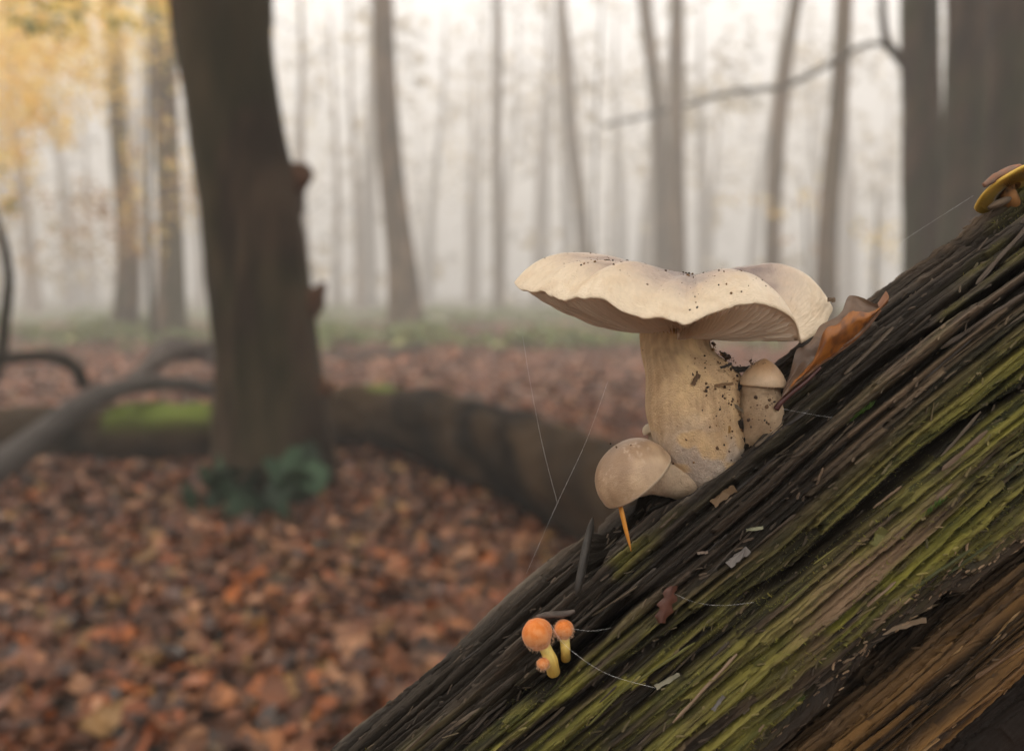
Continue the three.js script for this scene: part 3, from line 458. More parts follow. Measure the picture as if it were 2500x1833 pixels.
// ------------------------------------------------------------------ the large mushroom
const capRim = [[1133, 619, 0, 58], [1147, 636, 45, 56], [1173, 642, 80, 54], [1192, 639, 100, 52], [1212, 647, 122, 50], [1238, 657, 145, 44], [1262, 654, 165, 46], [1292, 650, 185, 50], [1328, 657, 204, 48], [1368, 675, 218, 42], [1420, 695, 230, 32], [1455, 698, 236, 30], [1482, 706, 239, 27], [1503, 711, 240, 25], [1523, 705, 238, 26], [1546, 688, 234, 32], [1585, 676, 224, 36], [1630, 664, 208, 40], [1675, 664, 186, 42], [1718, 677, 160, 42], [1752, 703, 115, 40], [1764, 744, 70, 24], [1776, 742, 30, 8], [1817, 708, -10, 30], [1833, 674, -60, 55], [1800, 690, -130, 66], [1715, 706, -190, 62], [1620, 735, -215, 50], [1520, 715, -225, 45], [1400, 690, -215, 45], [1280, 650, -170, 50], [1180, 622, -95, 56]];
const D0 = 0.248, KK = D0 / F, CC = [1525, 606, 0], STEMTOP = [1486, 738, 0];
function rimAt(f) { const n = capRim.length, g = ((f % 1) + 1) % 1 * n, i = Math.floor(g), x = g - i, q = (k) => capRim[(i + k + n) % n]; const a = q(-1), b = q(0), c = q(1), d = q(2); return b.map((_, k) => 0.5 * (2 * b[k] + (c[k] - a[k]) * x + (2 * a[k] - 5 * b[k] + 4 * c[k] - d[k]) * x * x + (3 * b[k] - a[k] - 3 * c[k] + d[k]) * x * x * x)); }
const toW = (x, y, z) => P(x, y, D0 - z * KK * 0.8);
function capTop(f, s) {
  const r = rimAt(f), sh = 2.04 * Math.pow(s, 1.25) * (1 - Math.pow(s, 4.2)), a = f * 6.2832;
  const x = lerp(CC[0], r[0], s), z = lerp(CC[2], r[2], s), wav = s * s * (9 * (n2(f * 17, s * 2, 5) - 0.5) + 5.5 * (n2(f * 52, s * 3, 6) - 0.5) + 2 * (n2(f * 130, s * 6, 8) - 0.5)) * sstep(0, 0.05, Math.min(f, 1 - f)) + 5 * (n2(x * 0.02, z * 0.02, 9) - 0.5);
  const fold = -9 * Math.exp(-Math.pow((f - 0.155 - 0.05 * (1 - s)) / 0.022, 2)) * sstep(0.35, 0.75, s) * (1 - 0.6 * sstep(0.85, 1, s)) + 10 * Math.exp(-Math.pow((f - 0.21) / 0.02, 2)) * sstep(0.3, 0.7, s) * (1 - s);
  return [x, lerp(CC[1], r[1], Math.pow(s, 1.5)) - r[3] * sh + wav - fold, z];
}
function capUnder(f, s, drop) { const r = rimAt(f), e = (0.985 - s) / 0.785, t = capTop(f, 1), x = lerp(lerp(CC[0], STEMTOP[0], clamp(e)), r[0], s), z = lerp(0, r[2], s), y = lerp(t[1] + 3, STEMTOP[1] + (r[0] > 1486 ? 6 : -8), 1 - Math.pow(1 - clamp(e), 1.9)); return [x, y - drop * Math.sin(Math.PI * clamp(0.1 + e * 0.8)), z]; }
const mottle = noiseTex(512, (x, y) => 0.5 * fbm(x * 24, y * 24, 3, 3) + 0.5 * n2(x * 110, y * 110, 4));
mottle.repeat.set(3, 2);
const flesh = { cap: VC('cap_skin', 0.4, { clearcoat: 0.22, clearcoatRoughness: 0.28, bumpMap: mottle, bumpScale: 0.00025, sheen: 0.2, sheenColor: C3(1, 0.9, 0.8), sheenRoughness: 0.5 }), gill: tint('gill_flesh', 0.82, 0.7, 0.55, 0.75, { transmission: 0.4, thickness: 0 }), stem: VC('stem_flesh', 0.75, { bumpMap: mottle, bumpScale: 0.0005, sheen: 0.15, sheenColor: C3(1, 0.95, 0.9) }) };
const big = thing('large_mushroom', 'large cream mushroom with wavy upturned cap on a thick stem', 'mushroom', P(1540, 1000, D0));
{
  const S = []; for (let i = 0; i <= 56; i++) S.push(Math.pow(i / 56, 0.8)); const nT = S.length, U = []; for (let i = 0; i <= 26; i++) U.push(0.965 - 0.785 * i / 26);
  const rows = nT + 2 + U.length;
  const at = (f, j) => j < nT ? capTop(f, S[j]) : j === nT ? (() => { const q = capTop(f, 0.998); const r = capTop(f, 1); return [lerp(q[0], CC[0], 0.004), r[1] + 3.5, q[2]]; })() : j === nT + 1 ? (() => { const q = capTop(f, 0.985), r = capTop(f, 1); return [q[0], r[1] + 5, q[2]]; })() : capUnder(f, U[j - nT - 2], 13);
  const g = grid(360, rows - 1, (u, v) => toW(...at(u === 1 ? 0 : u, Math.round(v * (rows - 1)))), (u, v, p) => {
    const j = Math.round(v * (rows - 1)); if (j > nT + 1) return [0.74, 0.61, 0.46];
    const s = j < nT ? S[j] : 1, q = capTop(u, s), m = fbm(q[0] * 0.03, q[2] * 0.03 + q[1] * 0.03, 44, 4), f = fbm(q[0] * 0.2, q[2] * 0.2, 45, 2);
    let c = mixc([0.2, 0.148, 0.135], [0.5, 0.385, 0.3], sstep(0.1, 0.82, s + 0.7 * (m - 0.5))); c = mixc(c, [0.72, 0.59, 0.42], sstep(0.58, 0.96, s) * 0.9); c = mixc(c, [0.58, 0.42, 0.26], sstep(0.52, 0.66, m) * 0.35 * sstep(0.5, 0.9, s)); return vary(c, 0.92 + 0.16 * f);
  }, true);
  const cap = part('cap', g, flesh.cap, big); cap.userData.label = 'wavy cream cap with grey brown centre';
  for (let i = 0; i < 104; i++) {
    const f = (i + 0.4 * (h2(i, 4) - 0.5)) / 104, short = i % 2, s0 = short ? 0.5 + 0.2 * h2(i, 8) : 0.19, s1 = 0.955, w = 0.002;
    const gg = grid(4, 16, (u, v) => {
      const s = lerp(s0, s1, v), wob = 0.0016 * (n2(s * 7, i, 3) - 0.5), tap = short ? sstep(0, 0.35, v) : 1, k = Math.round(u * 4), top = capUnder(f + wob, s, 14.5), bot = capUnder(f + wob, s, 14.5 - tap * (13 + 5 * n2(s * 9, i, 5) + 7 * (1 - s)) * sstep(0, 0.12, 1 - v));
      const side = [-1, -0.35, 0, 0.35, 1][k] * w * (0.25 + 0.5 * s), q = capUnder(f + wob + side, s, 14.5); return toW(q[0], k === 0 || k === 4 ? top[1] : k === 2 ? bot[1] : lerp(top[1], bot[1], 0.9), q[2]);
    });
    part('gill', gg, flesh.gill, cap, true);
  }
  // stem
  const st = [[700, 1484, 74], [730, 1484, 77], [758, 1486, 77], [780, 1495, 84], [800, 1511, 97], [828, 1525, 107], [865, 1531, 111], [905, 1534, 112], [945, 1541, 108], [985, 1548, 102], [1020, 1552, 90], [1050, 1566, 76], [1085, 1585, 60]];
  const N = 150, sg = grid(160, N, (u, v) => {
    const [y, cx, r] = crom(st, v), a = (u === 1 ? 0 : u) * 6.28319, low = sstep(0.3, 0.75, v);
    const rr = r * (1 + 0.02 * (n2(u * 60 % 60, v * 5, 4) - 0.5) * (u < 0.98 && u > 0.02 ? 1 : 0) + 0.09 * (n2(Math.cos(a) * 1.6 + 4, v * 5 + Math.sin(a) * 1.6, 7) - 0.5) + 0.04 * low * (n2(Math.cos(a) * 5 + 4, v * 12 + Math.sin(a) * 5, 9) - 0.5) + 0.012 * low * (n2(Math.cos(a) * 22, v * 60 + Math.sin(a) * 22, 8) - 0.5));
    return toW(cx + Math.cos(a) * rr, y, Math.sin(a) * rr * 0.92);
  }, (u, v) => {
    const a = u * 6.28319, x = Math.cos(a), z = Math.sin(a), streak = fbm(Math.cos(a) * 17 + 50 + 2 * n2(v * 6, a, 3), v * 7 + Math.sin(a) * 17, 15, 3), m = fbm(x * 2.5 + 9, v * 8 + z * 2.5, 16, 3), low = sstep(0.55, 0.85, v + 0.2 * (m - 0.5));
    let c = mixc([0.33, 0.205, 0.1], [0.62, 0.435, 0.25], clamp(0.15 + (0.7 * (streak - 0.2) + 0.8 * (m - 0.35)) * (1 - low) + low * 0.6)); c = mixc(c, [0.66, 0.45, 0.22], sstep(0.5, 0.7, m) * 0.4);
    c = mixc(c, vary([0.42, 0.35, 0.3], 0.8 + 0.4 * n2(x * 60, v * 140 + z * 60, 3)), low * sstep(0.4, 0.6, fbm(x * 3 + 2, v * 14, 17, 2)) * 0.8); return vary(c, 0.86 + 0.28 * fbm(x * 9, v * 30 + z * 9, 18, 2));
  }, true);
  part('stem', sg, flesh.stem, big);
}
const stemAt = (a, v) => { const st = [[730, 1484, 77], [758, 1486, 77], [780, 1495, 84], [800, 1511, 97], [828, 1525, 107], [865, 1529, 108], [905, 1531, 108], [945, 1538, 105], [985, 1545, 100], [1020, 1552, 90]]; const [y, cx, r] = crom(st, v); return toW(cx + Math.cos(a) * r * 1.01, y, Math.sin(a) * r * 0.93); };
// small mushrooms with a turned cap: frame = centre of the rim, axis up through the cap
function lathe(profile, seg, wob, colorFn, seed) { return grid(seg, profile.length - 1, (u, v) => { const k = Math.round(v * (profile.length - 1)), [r, h] = profile[k], a = (u === 1 ? 0 : u) * 6.28319, q = 1 + wob * (n2(Math.cos(a) * 2 + 5, Math.sin(a) * 2 + h * 30, seed) - 0.5); return V(Math.cos(a) * r * q, h, Math.sin(a) * r * q); }, (u, v) => colorFn(v, u * 6.28319), true); }
function domeProfile(Rr, Hh, e, under) { const p = []; for (let i = 0; i <= 26; i++) { const a = i / 26 * Math.PI / 2; p.push([Rr * Math.pow(Math.sin(a), 2 / e), Hh * Math.pow(Math.cos(a), 2 / e)]); } p.push([Rr * 1.0, -Hh * 0.03], [Rr * 0.985, -Hh * 0.07], [Rr * 0.95, -Hh * 0.06]); for (let i = 1; i <= 8; i++) p.push([Rr * lerp(0.95, 0.3, i / 8), -Hh * 0.06 + Hh * under * Math.sin(i / 8 * 1.5)]); return p; }
function axisFrame(pos, ax) { const g = new THREE.Matrix4(), y = ax.clone().applyQuaternion(camera.quaternion).normalize(), x = V().crossVectors(y, V(0, 0, 1)).normalize(), z = V().crossVectors(x, y); return g.makeBasis(x, y, z).setPosition(pos); }
function capOn(t, geo, mat, M) { geo.applyMatrix4(M); return part('cap', geo, mat, t); }
function gillsOn(cap, t, M, Rr, Hh, n, depth, mat) { for (let i = 0; i < n; i++) { const a = i / n * 6.28319, g = grid(2, 8, (u, v) => { const r = Rr * lerp(0.28, 0.94, v), k = Math.round(u * 2), aa = a + (k - 1) * 1.1 / n; return V(Math.cos(aa) * r, -Hh * 0.05 - (k === 1 ? depth * Math.sin(Math.PI * clamp(v * 0.9 + 0.08)) : -0.0006), Math.sin(aa) * r); }); g.applyMatrix4(M); part('gill', g, mat, cap, true); } }
const k255 = 0.2424 / F;
{ // lower left companion
  const d = 0.2424, t = thing('small_mushroom', 'small tan mushroom with domed cap tilted left, below the large stem', 'mushroom', P(1500, 1070, d)), M = axisFrame(P(1400, 1053, d), V(-0.641, 0.767, 0.1));
  const pr = domeProfile(91 * k255, 84 * k255, 2.2, 0.25), cap = capOn(t, lathe(pr, 80, 0.05, (v, a) => {
    const x = Math.cos(a), z = Math.sin(a), m = fbm(x * v * 7 + 9, z * v * 7, 61, 3), vv = voronoi(x * v * 9 + 20, z * v * 9 + 20, 5); let c = mixc([0.3, 0.185, 0.105], [0.46, 0.32, 0.2], sstep(0.3, 0.7, v + 0.4 * (m - 0.5)));
    if (v < 0.72) c = mixc(c, [0.6, 0.46, 0.34], (1 - sstep(0, 0.12, vv.d2 - vv.d1)) * sstep(0.5, 0.58, n2(x * v * 4 + 3, z * v * 4, 8)) * 0.6); else c = mixc(c, [0.66, 0.53, 0.38], 0.8); return vary(c, 0.85 + 0.3 * m);
  }, 3), flesh.cap, M); gillsOn(cap, t, M, 91 * k255, 84 * k255, 44, 0.0016, flesh.gill);
  part('stem', sweep([px(1392, 1060, d, 34), px(1425, 1050, d + 0.002, 40), px(1462, 1046, d + 0.004, 46), px(1505, 1052, d + 0.007, 50), px(1545, 1066, d + 0.012, 46)], 60, 50, (s, a) => 1 + 0.1 * (n2(Math.cos(a) * 2 + 3, s * 6 + Math.sin(a) * 2, 5) - 0.5) + 0.03 * (n2(Math.cos(a) * 20, s * 40, 6) - 0.5), (s, a) => vary(mixc([0.4, 0.28, 0.18], [0.6, 0.46, 0.32], fbm(Math.cos(a) * 3 + s * 4, s * 9, 7)), 0.8 + 0.4 * fbm(Math.cos(a) * 14, s * 30, 9))), flesh.stem, t);
}
{ // right companion
  const d = 0.2417, t = thing('small_mushroom', 'small conical tan mushroom fused to the right side of the large stem', 'mushroom', P(1690, 930, d)), M = axisFrame(P(1679, 845, d), V(0.05, 1, 0.06));
  const pr = domeProfile(49 * k255, 56 * k255, 1.5, 0.2), cap = capOn(t, lathe(pr, 64, 0.07, (v, a) => vary(mixc([0.44, 0.255, 0.125], [0.58, 0.42, 0.27], sstep(0.25, 0.66, v)), 0.85 + 0.3 * fbm(Math.cos(a) * v * 8 + 4, Math.sin(a) * v * 8, 66)), 4), flesh.cap, M); gillsOn(cap, t, M, 48 * k255, 55 * k255, 34, 0.0012, flesh.gill);
  part('stem', sweep([px(1674, 835, d, 38), px(1675, 865, d, 41), px(1676, 900, d, 45), px(1676, 935, d + 0.003, 47), px(1668, 985, d + 0.01, 48)], 50, 40, (s, a) => 1 + 0.09 * (n2(Math.cos(a) * 2, s * 6 + Math.sin(a) * 2, 5) - 0.5), (s, a) => vary(mixc([0.3, 0.2, 0.115], [0.56, 0.41, 0.26], fbm(Math.cos(a) * 3 + 6, s * 7, 17)), 0.8 + 0.4 * fbm(Math.cos(a) * 14, s * 30, 19))), flesh.stem, t);
}
{ // a pale button behind the large stem
  const d = 0.2579, M = axisFrame(P(1430, 948, d), V(-0.5, 0.8, 0)); const g = lathe(domeProfile(16 * d / F, 16 * d / F, 2, 0.1), 30, 0.05, () => [0.7, 0.58, 0.4], 2); g.applyMatrix4(M); const t = thing('mushroom_button', 'tiny pale mushroom cap peeping out behind the large stem', 'mushroom', P(1440, 990, d));
  part('cap', g, flesh.cap, t); part('stem', sweep([px(1432, 948, d, 9), px(1445, 985, d, 10), px(1455, 1030, d, 11)], 14, 10, null, () => [0.6, 0.48, 0.33]), flesh.stem, t);
}
// orange tufts
const orangeCap = VC('orange_cap', 0.7, { sheen: 0.5, sheenColor: C3(1, 0.85, 0.75) }), fuzzMat = tint('fuzz', 0.68, 0.44, 0.28, 0.9, { transmission: 0.3, thickness: 0 }), yellowStem = VC('yellow_stem', 0.7);
function tuft(label, cx, cy, r, hh, ax, d, stem) {
  const k = d / F, M = axisFrame(P(cx, cy, d), ax), t = thing('orange_mushroom', label, 'mushroom', P(...(stem ? stem.at(-1).slice(0, 2) : [cx, cy + r]), d));
  const prof = []; for (let i = 0; i <= 30; i++) { const a = i / 30 * Math.PI * 0.72; prof.push([r * k * Math.sin(a) * (1 + 0.06 * Math.sin(a * 2)), hh * k * (Math.cos(a) * (a > 1.57 ? 0.7 : 1))]); } for (let i = 1; i <= 5; i++) prof.push([r * k * lerp(Math.sin(Math.PI * 0.72), 0.3, i / 5), hh * k * (Math.cos(Math.PI * 0.72) + 0.12 * i / 5)]);
  const colr = (v, a) => { const m = fbm(Math.cos(a) * v * 9 + 3, Math.sin(a) * v * 9 + cx, 81, 3); return vary(mixc([0.66, 0.17, 0.01], [0.56, 0.23, 0.08], clamp(sstep(0.1, 0.75, v + 0.7 * (m - 0.5)) + (stem ? 0 : 0.5))), 0.8 + 0.4 * m); };
  const g = lathe(prof, 56, 0.24, colr, cx); const cap = capOn(t, g, orangeCap, M);
  const hair = [], q = new THREE.Object3D(), rr = rngOf(cx), base = grid(1, 2, (u, v) => V((u - 0.5) * 0.07 * (1 - v * 0.8), v * v * 0.25, v));
  for (let i = 0; i < (stem ? 700 : 220); i++) { const a = rr() * 6.283, th = Math.pow(rr(), 0.6) * 2.2, n = V(Math.sin(th) * Math.cos(a), Math.cos(th), Math.sin(th) * Math.sin(a)); q.position.set(n.x * r * k, n.y * hh * k, n.z * r * k); q.quaternion.setFromUnitVectors(V(0, 0, 1), n.clone().add(V(rr() - 0.5, rr() - 0.9, rr() - 0.5).multiplyScalar(1.6)).normalize()); q.scale.set(0.0011, 0.0006, 0.0006 * (0.5 + rr())); q.updateMatrix(); hair.push(base.clone().applyMatrix4(q.matrix)); }
  const fz = mergeGeometries(hair).applyMatrix4(M), fm = part('fuzz', fz, fuzzMat, cap, true); fm.userData.kind = 'stuff';
  if (stem) part('stem', sweep(stem.map(([x, y, w, dd]) => px(x, y, d + (dd || 0), w)), 26, 26, (s, a) => 1 + 0.12 * (n2(Math.cos(a) * 3 + 3, s * 5, 5) - 0.5), (s, a) => vary(mixc([0.66, 0.55, 0.17], [0.55, 0.32, 0.05], clamp(s * 0.9 + 0.5 * (fbm(Math.cos(a) * 5 + 2, s * 6, 9) - 0.5))), 0.85 + 0.3 * n2(a * 4, s * 12, 3))), yellowStem, t);
}
tuft('orange fuzzy capped mushroom on a yellow stem, largest of the three', 1184, 1398, 33, 37, V(-0.32, 0.93, 0.16), 0.2318, [[1190, 1405, 13], [1203, 1432, 14], [1213, 1455, 15], [1218, 1478, 15, 0.004]]);
tuft('smaller orange capped mushroom with two toned yellow stem, right beside the largest', 1240, 1387, 22, 23, V(0.05, 0.98, 0.15), 0.2331, [[1241, 1393, 11], [1243, 1412, 11], [1244, 1430, 11], [1245, 1448, 11, 0.005]]);
tuft('tiny pinkish orange button mushroom under the largest orange one', 1195, 1462, 13.5, 13.5, V(-0.2, 0.9, 0.3), 0.2293, null);
{ // yellow gilled mushroom at the right edge
  const d = 0.2517, k = d / F, t = thing('gilled_mushroom', 'yellow gilled mushroom with crumpled red brown cap at the right edge', 'mushroom', P(2222, 440, d)), M = axisFrame(P(2224, 414, d), V(-0.26, 0.84, -0.47));
  const pr = []; for (let i = 0; i <= 20; i++) { const s = i / 20; pr.push([74 * k * s, 20 * k * (1 - s * s)]); } pr.push([74 * k, -3 * k], [72 * k, -6 * k], [69 * k, -5 * k]); for (let i = 1; i <= 8; i++) pr.push([lerp(69, 14, i / 8) * k, lerp(-5, -2, i / 8) * k]);
  const cap = capOn(t, lathe(pr, 70, 0.08, (v, a) => v < 0.6 ? vary(mixc([0.34, 0.15, 0.07], [0.45, 0.28, 0.13], n2(Math.cos(a) * 5 * v + 3, Math.sin(a) * 5 * v, 3)), 0.7 + 0.6 * fbm(Math.cos(a) * 12, Math.sin(a) * 12 + v * 9, 6)) : mixc([0.7, 0.46, 0.08], [0.22, 0.1, 0.02], sstep(0.75, 0.98, v)), 9), VC('yellow_cap', 0.6), M);
  gillsOn(cap, t, M, 74 * k, 20 * k, 64, 0.0016, tint('yellow_gill', 0.62, 0.42, 0.08, 0.7, { transmission: 0.3, thickness: 0 }));
  part('stem', sweep([px(2222, 400, d, 11), px(2220, 420, d, 14), px(2222, 438, d, 18), px(2226, 462, d + 0.004, 24)], 24, 20, (s, a) => 1 + 0.2 * (n2(a * 2, s * 6, 3) - 0.5), (s, a) => mixc([0.3, 0.13, 0.03], [0.06, 0.03, 0.015], n2(a * 3, s * 7, 5))), VC('brown_stem', 0.7), t);
  part('cap_flake', sweep([px(2166, 408, d - 0.006, 5), px(2190, 391, d - 0.006, 9), px(2216, 378, d - 0.006, 10), px(2246, 366, d - 0.006, 6)], 10, 16, (s, a) => 1 + 0.4 * (n2(a * 2, s * 9, 4) - 0.5), (s, a) => mixc([0.3, 0.13, 0.07], [0.2, 0.15, 0.12], n2(a * 2, s * 9, 6))), VC('flake', 0.8), cap, true);
}
// ------------------------------------------------------------------ leaves, needles, flakes
{ // curled oak leaf resting on the log
  const fold = [[1722, 872], [1745, 850], [1775, 826], [1806, 800], [1842, 776], [1880, 748], [1912, 715], [1938, 682]], near = [0, 7, 12, 28, 62, 54, 30, 4], far = [4, 26, 50, 60, 66, 76, 70, 16], t = thing('oak_leaf', 'curled brown oak leaf with glossy orange fold on the log beside the mushroom', 'leaf', P(1840, 770, 0.2442));
  const g = grid(28, 56, (u, v) => {
    const [x, y] = crom(fold, v), wn = crom(near.map((a) => [a]), v)[0], wf = crom(far.map((a) => [a]), v)[0], b = u * 2 - 1, lob = 1 + 0.12 * Math.cos(v * 3.6 * 6.283 + (b > 0 ? 1.5 : 0)) * Math.abs(b), w = (b > 0 ? wn : wf) * Math.abs(b) * lob, z = b > 0 ? 46 * Math.sin(b * 2.4) * (0.35 + wn / 90 * 0.65) : -26 * Math.pow(-b, 1.3) + 14 * Math.sin(-b * 5 + v * 9);
    return P(x - w * (b > 0 ? 0.28 : 0.42), y - w * (b > 0 ? 0.96 : 0.9) + 7 * (n2(u * 7, v * 13, 4) - 0.5) + 3 * (n2(u * 16, v * 34, 7) - 0.5), b > 0 ? 0.2345 - z * 0.24 / F : 0.2345 + 0.00014 * w - 0.0012 * Math.sin(-b * 5 + v * 9) - 0.002);
  }, (u, v) => {
    const b = u * 2 - 1, vein = 1 - sstep(0.02, 0.1, Math.abs((((v * 9 + Math.abs(b) * 1.4) % 1) + 1) % 1 - 0.5)), m = fbm(u * 12, v * 24, 9, 3);
    return b > -0.02 ? vary(mixc(mixc([0.36, 0.125, 0.016], [0.15, 0.05, 0.012], sstep(0.4, 0.7, m)), [0.17, 0.06, 0.02], vein * 0.3), 0.8 + 0.5 * m) : vary(mixc([0.125, 0.072, 0.045], [0.21, 0.135, 0.09], m), vein > 0.4 ? 0.75 : 1);
  });
  part('blade', g, VC('leaf_blade', 0.48, { transmission: 0.22, thickness: 0 }), t);
  part('midrib', sweep(fold.map(([x, y]) => px(x, y + 1, 0.2345, 2.6)), 8, 40, null, () => [0.2, 0.09, 0.04]), VC('midrib', 0.5), t);
  part('stalk', sweep([px(1806, 808, 0.234, 3), px(1775, 838, 0.2337, 4.5), px(1745, 862, 0.2337, 5), px(1720, 884, 0.234, 6), px(1708, 900, 0.2349, 7)], 10, 24, null, () => [0.075, 0.026, 0.022]), VC('stalk', 0.4), t);
  const q = onLog(1930, 690); solo('leaf_scrap', grid(8, 10, (u, v) => P(1915 + 34 * v + 8 * Math.sin(u * 3), 700 - 46 * v * (0.6 + 0.5 * u) - 10 * u, 0.2399 - 0.003 * Math.sin(u * 3.1))), tint('leaf_scrap', 0.26, 0.1, 0.035, 0.4, { transmission: 0.25, thickness: 0 }), 'small curled rust brown leaf scrap just above the oak leaf', 'leaf');
  solo('leaf_scrap', grid(10, 10, (u, v) => { const b = u * 2 - 1, w = 17 * Math.pow(Math.sin(Math.PI * clamp(v * 0.8 + 0.1)), 0.6) * (1 + 0.35 * Math.sin(v * 19 + b * 2)); const s = onLog(1467, 1325); return P(1467 + b * w + (v - 0.5) * 26, 1330 - (v - 0.5) * 82, s.d - 0.0032 - 0.0014 * Math.sin(u * 3) ); }, (u, v) => vary([0.085, 0.03, 0.018], 0.5 + 0.9 * fbm(u * 5, v * 9, 3))), VC('red_scrap', 0.5), 'torn red brown leaf scrap lying on the moss below the mushrooms', 'leaf');
}
solo('orange_needle', sweep([px(1360, 1098, 0.2386, 4), px(1367, 1122, 0.2362, 8.5), px(1376, 1160, 0.2343, 8), px(1384, 1192, 0.2331, 5), px(1389, 1213, 0.2324, 0.8)], 8, 24, null, (s) => mixc([0.62, 0.26, 0.03], [0.45, 0.17, 0.02], s), 0.5), VC('orange_needle', 0.5), 'pointed orange leaf sliver sticking out under the small tilted mushroom', 'leaf sliver');
solo('bark_stick', sweep([px(1304, 1140, 0.2479, 3), px(1300, 1160, 0.2455, 10), px(1291, 1200, 0.2411, 13), px(1281, 1250, 0.2374, 13), px(1272, 1296, 0.2355, 10), px(1268, 1312, 0.2355, 3)], 14, 40, (s, a) => 1 + 0.25 * (n2(a * 2, s * 14, 4) - 0.5), (s, a) => vary([0.022, 0.018, 0.014], 0.6 + n2(a * 3, s * 20, 6)), 0.7), VC('dark_bark', 0.6), 'black stick of bark lying down the log edge left of the mushrooms', 'stick');
solo('twig', sweep([px(1180, 1358, 0.2355, 4), px(1205, 1353, 0.2343, 8), px(1240, 1351, 0.2337, 7), px(1265, 1345, 0.2337, 4)], 10, 24, (s, a) => 1 + 0.3 * (n2(a * 2, s * 9, 7) - 0.5), (s, a) => vary([0.075, 0.058, 0.048], 0.6 + 0.8 * n2(a * 3, s * 14, 2))), VC('twig', 0.8), 'short grey twig lodged just above the orange mushrooms', 'twig');
{ // loose chips that stand out
  const chips = [[1622, 1224, 62, 24, -38, [0.27, 0.24, 0.22], 'pale grey wood flake on the moss below the large mushroom'], [1468, 1496, 70, 16, -28, [0.46, 0.42, 0.3], 'whitish wood chip at the end of the long spider thread'], [1660, 1163, 42, 10, -8, [0.4, 0.4, 0.26], 'cream green chip below and right of the small tilted mushroom'], [2055, 1332, 95, 14, -18, [0.42, 0.3, 0.18], 'tan split splinter raised on the bare wood patch'], [1985, 1375, 118, 18, -16, [0.34, 0.24, 0.15], 'long tan splinter below the bare wood patch'], [1590, 1090, 70, 26, -36, [0.26, 0.16, 0.08], 'ochre wood chunk in the dark rotten wood under the stem'], [2210, 425, 0, 0, 0, null, ''], [1545, 1215, 26, 9, -5, [0.3, 0.22, 0.17], 'small pinkish chip left of the grey flake'], [1930, 1180, 52, 30, -60, [0.2, 0.19, 0.05], 'stubby green splinter standing crosswise in the moss'], [1580, 1545, 46, 12, -52, [0.24, 0.22, 0.2], 'grey curl of wood low on the mossy log'], [2240, 455, 0, 0, 0, null, '']];
  for (const [x, y, len, wid, deg, c, label] of chips) { if (!c) continue; const s = onLog(x, y), m = solo('wood_chip', plates[len % 6], tint('chip_' + x, ...vary(c, 0.55), 0.75), label, 'wood chip'), w = s.d / F; m.position.copy(P(x, y, s.d - 0.0006)); const q = new THREE.Quaternion().setFromAxisAngle(V(0, 0, 1), -deg * Math.PI / 180); m.quaternion.copy(camera.quaternion).multiply(q); m.scale.set(len * w * 0.9, wid * w * 0.8, wid * w * 0.7); }
  solo('wood_chip', sweep([px(2176, 458, 0.2479, 4), px(2192, 450, 0.2473, 8), px(2212, 441, 0.2473, 9), px(2224, 436, 0.2473, 4)], 12, 16, (s, a) => 1 + 0.25 * (n2(a * 3, s * 3, 3) - 0.5), (s, a) => vary([0.1, 0.068, 0.042], 0.4 + n2(a * 5, s * 4, 3))), VC('chip_top', 0.8), 'grey brown wood stub under the yellow gilled mushroom', 'wood chip');
}
// soil on the mushrooms
function crumbGeo(seed) { const g = new THREE.IcosahedronGeometry(1, 1), p = g.attributes.position, q = V(); for (let i = 0; i < p.count; i++) { q.fromBufferAttribute(p, i); q.multiplyScalar(0.6 + 0.7 * n3(q, 2.1, seed)); p.setXYZ(i, q.x, q.y, q.z * 0.8); } g.computeVertexNormals(); return g; }
const crumbs = [1, 2, 3].map(crumbGeo), crumbMat = VC('soil', 0.85), dirtTones = [[0.11, 0.06, 0.028], [0.05, 0.028, 0.015], [0.025, 0.016, 0.011], [0.2, 0.11, 0.045]];
function scatter(name, label, n, where, size) {
  const list = []; for (let i = 0; i < n; i++) { const p = where(i), g = crumbs[i % 3].clone(), o = new THREE.Object3D(), c = dirtTones[Math.floor(Math.pow(rnd(), 1.4) * 4)], s = size * (0.35 + 1.5 * Math.pow(rnd(), 4)); o.position.copy(p); o.rotation.set(R(0, 6), R(0, 6), R(0, 6)); o.scale.set(s * R(0.7, 1.6), s, s * R(0.7, 1.2)); o.updateMatrix(); g.applyMatrix4(o.matrix); const col = new Float32Array(g.attributes.position.count * 3); for (let k = 0; k < col.length; k += 3) col.set(c, k); g.setAttribute('color', new THREE.BufferAttribute(col, 3)); list.push(g); }
  solo(name, mergeGeometries(list), crumbMat, label, 'soil', null, 'stuff');
}
scatter('soil_crumbs', 'dark soil specks sprinkled over the large cream cap', 230, () => { const k = rnd(); return toW(...(k < 0.45 ? capTop(R(0.9, 1.12), R(0.25, 0.85)) : k < 0.75 ? capTop(R(0.1, 0.4), Math.pow(rnd(), 1.4) * 0.85) : capTop(R(0.42, 0.68), R(0.2, 0.97)))); }, 0.00034);
scatter('soil_crumbs', 'brown soil and wood crumbs stuck to the right of the large stem', 420, () => stemAt(Math.PI * 0.5 - (-0.1 + 1.5 * Math.pow(rnd(), 0.8)) + (rnd() < 0.15 ? 1.3 * rnd() : 0), clamp(0.62 + (rnd() + rnd() - 1) * 0.5)), 0.00031);
scatter('soil_crumbs', 'black soil crumbs in the notch between the large stem and the conical mushroom', 60, (i) => { const [x, y] = crom([[1562, 744], [1572, 764], [1594, 780], [1618, 797], [1640, 824]], rnd()); return P(x + R(-4, 5), y + R(-3, 5), 0.2479 + R(-0.006, 0.004)); }, 0.0006);
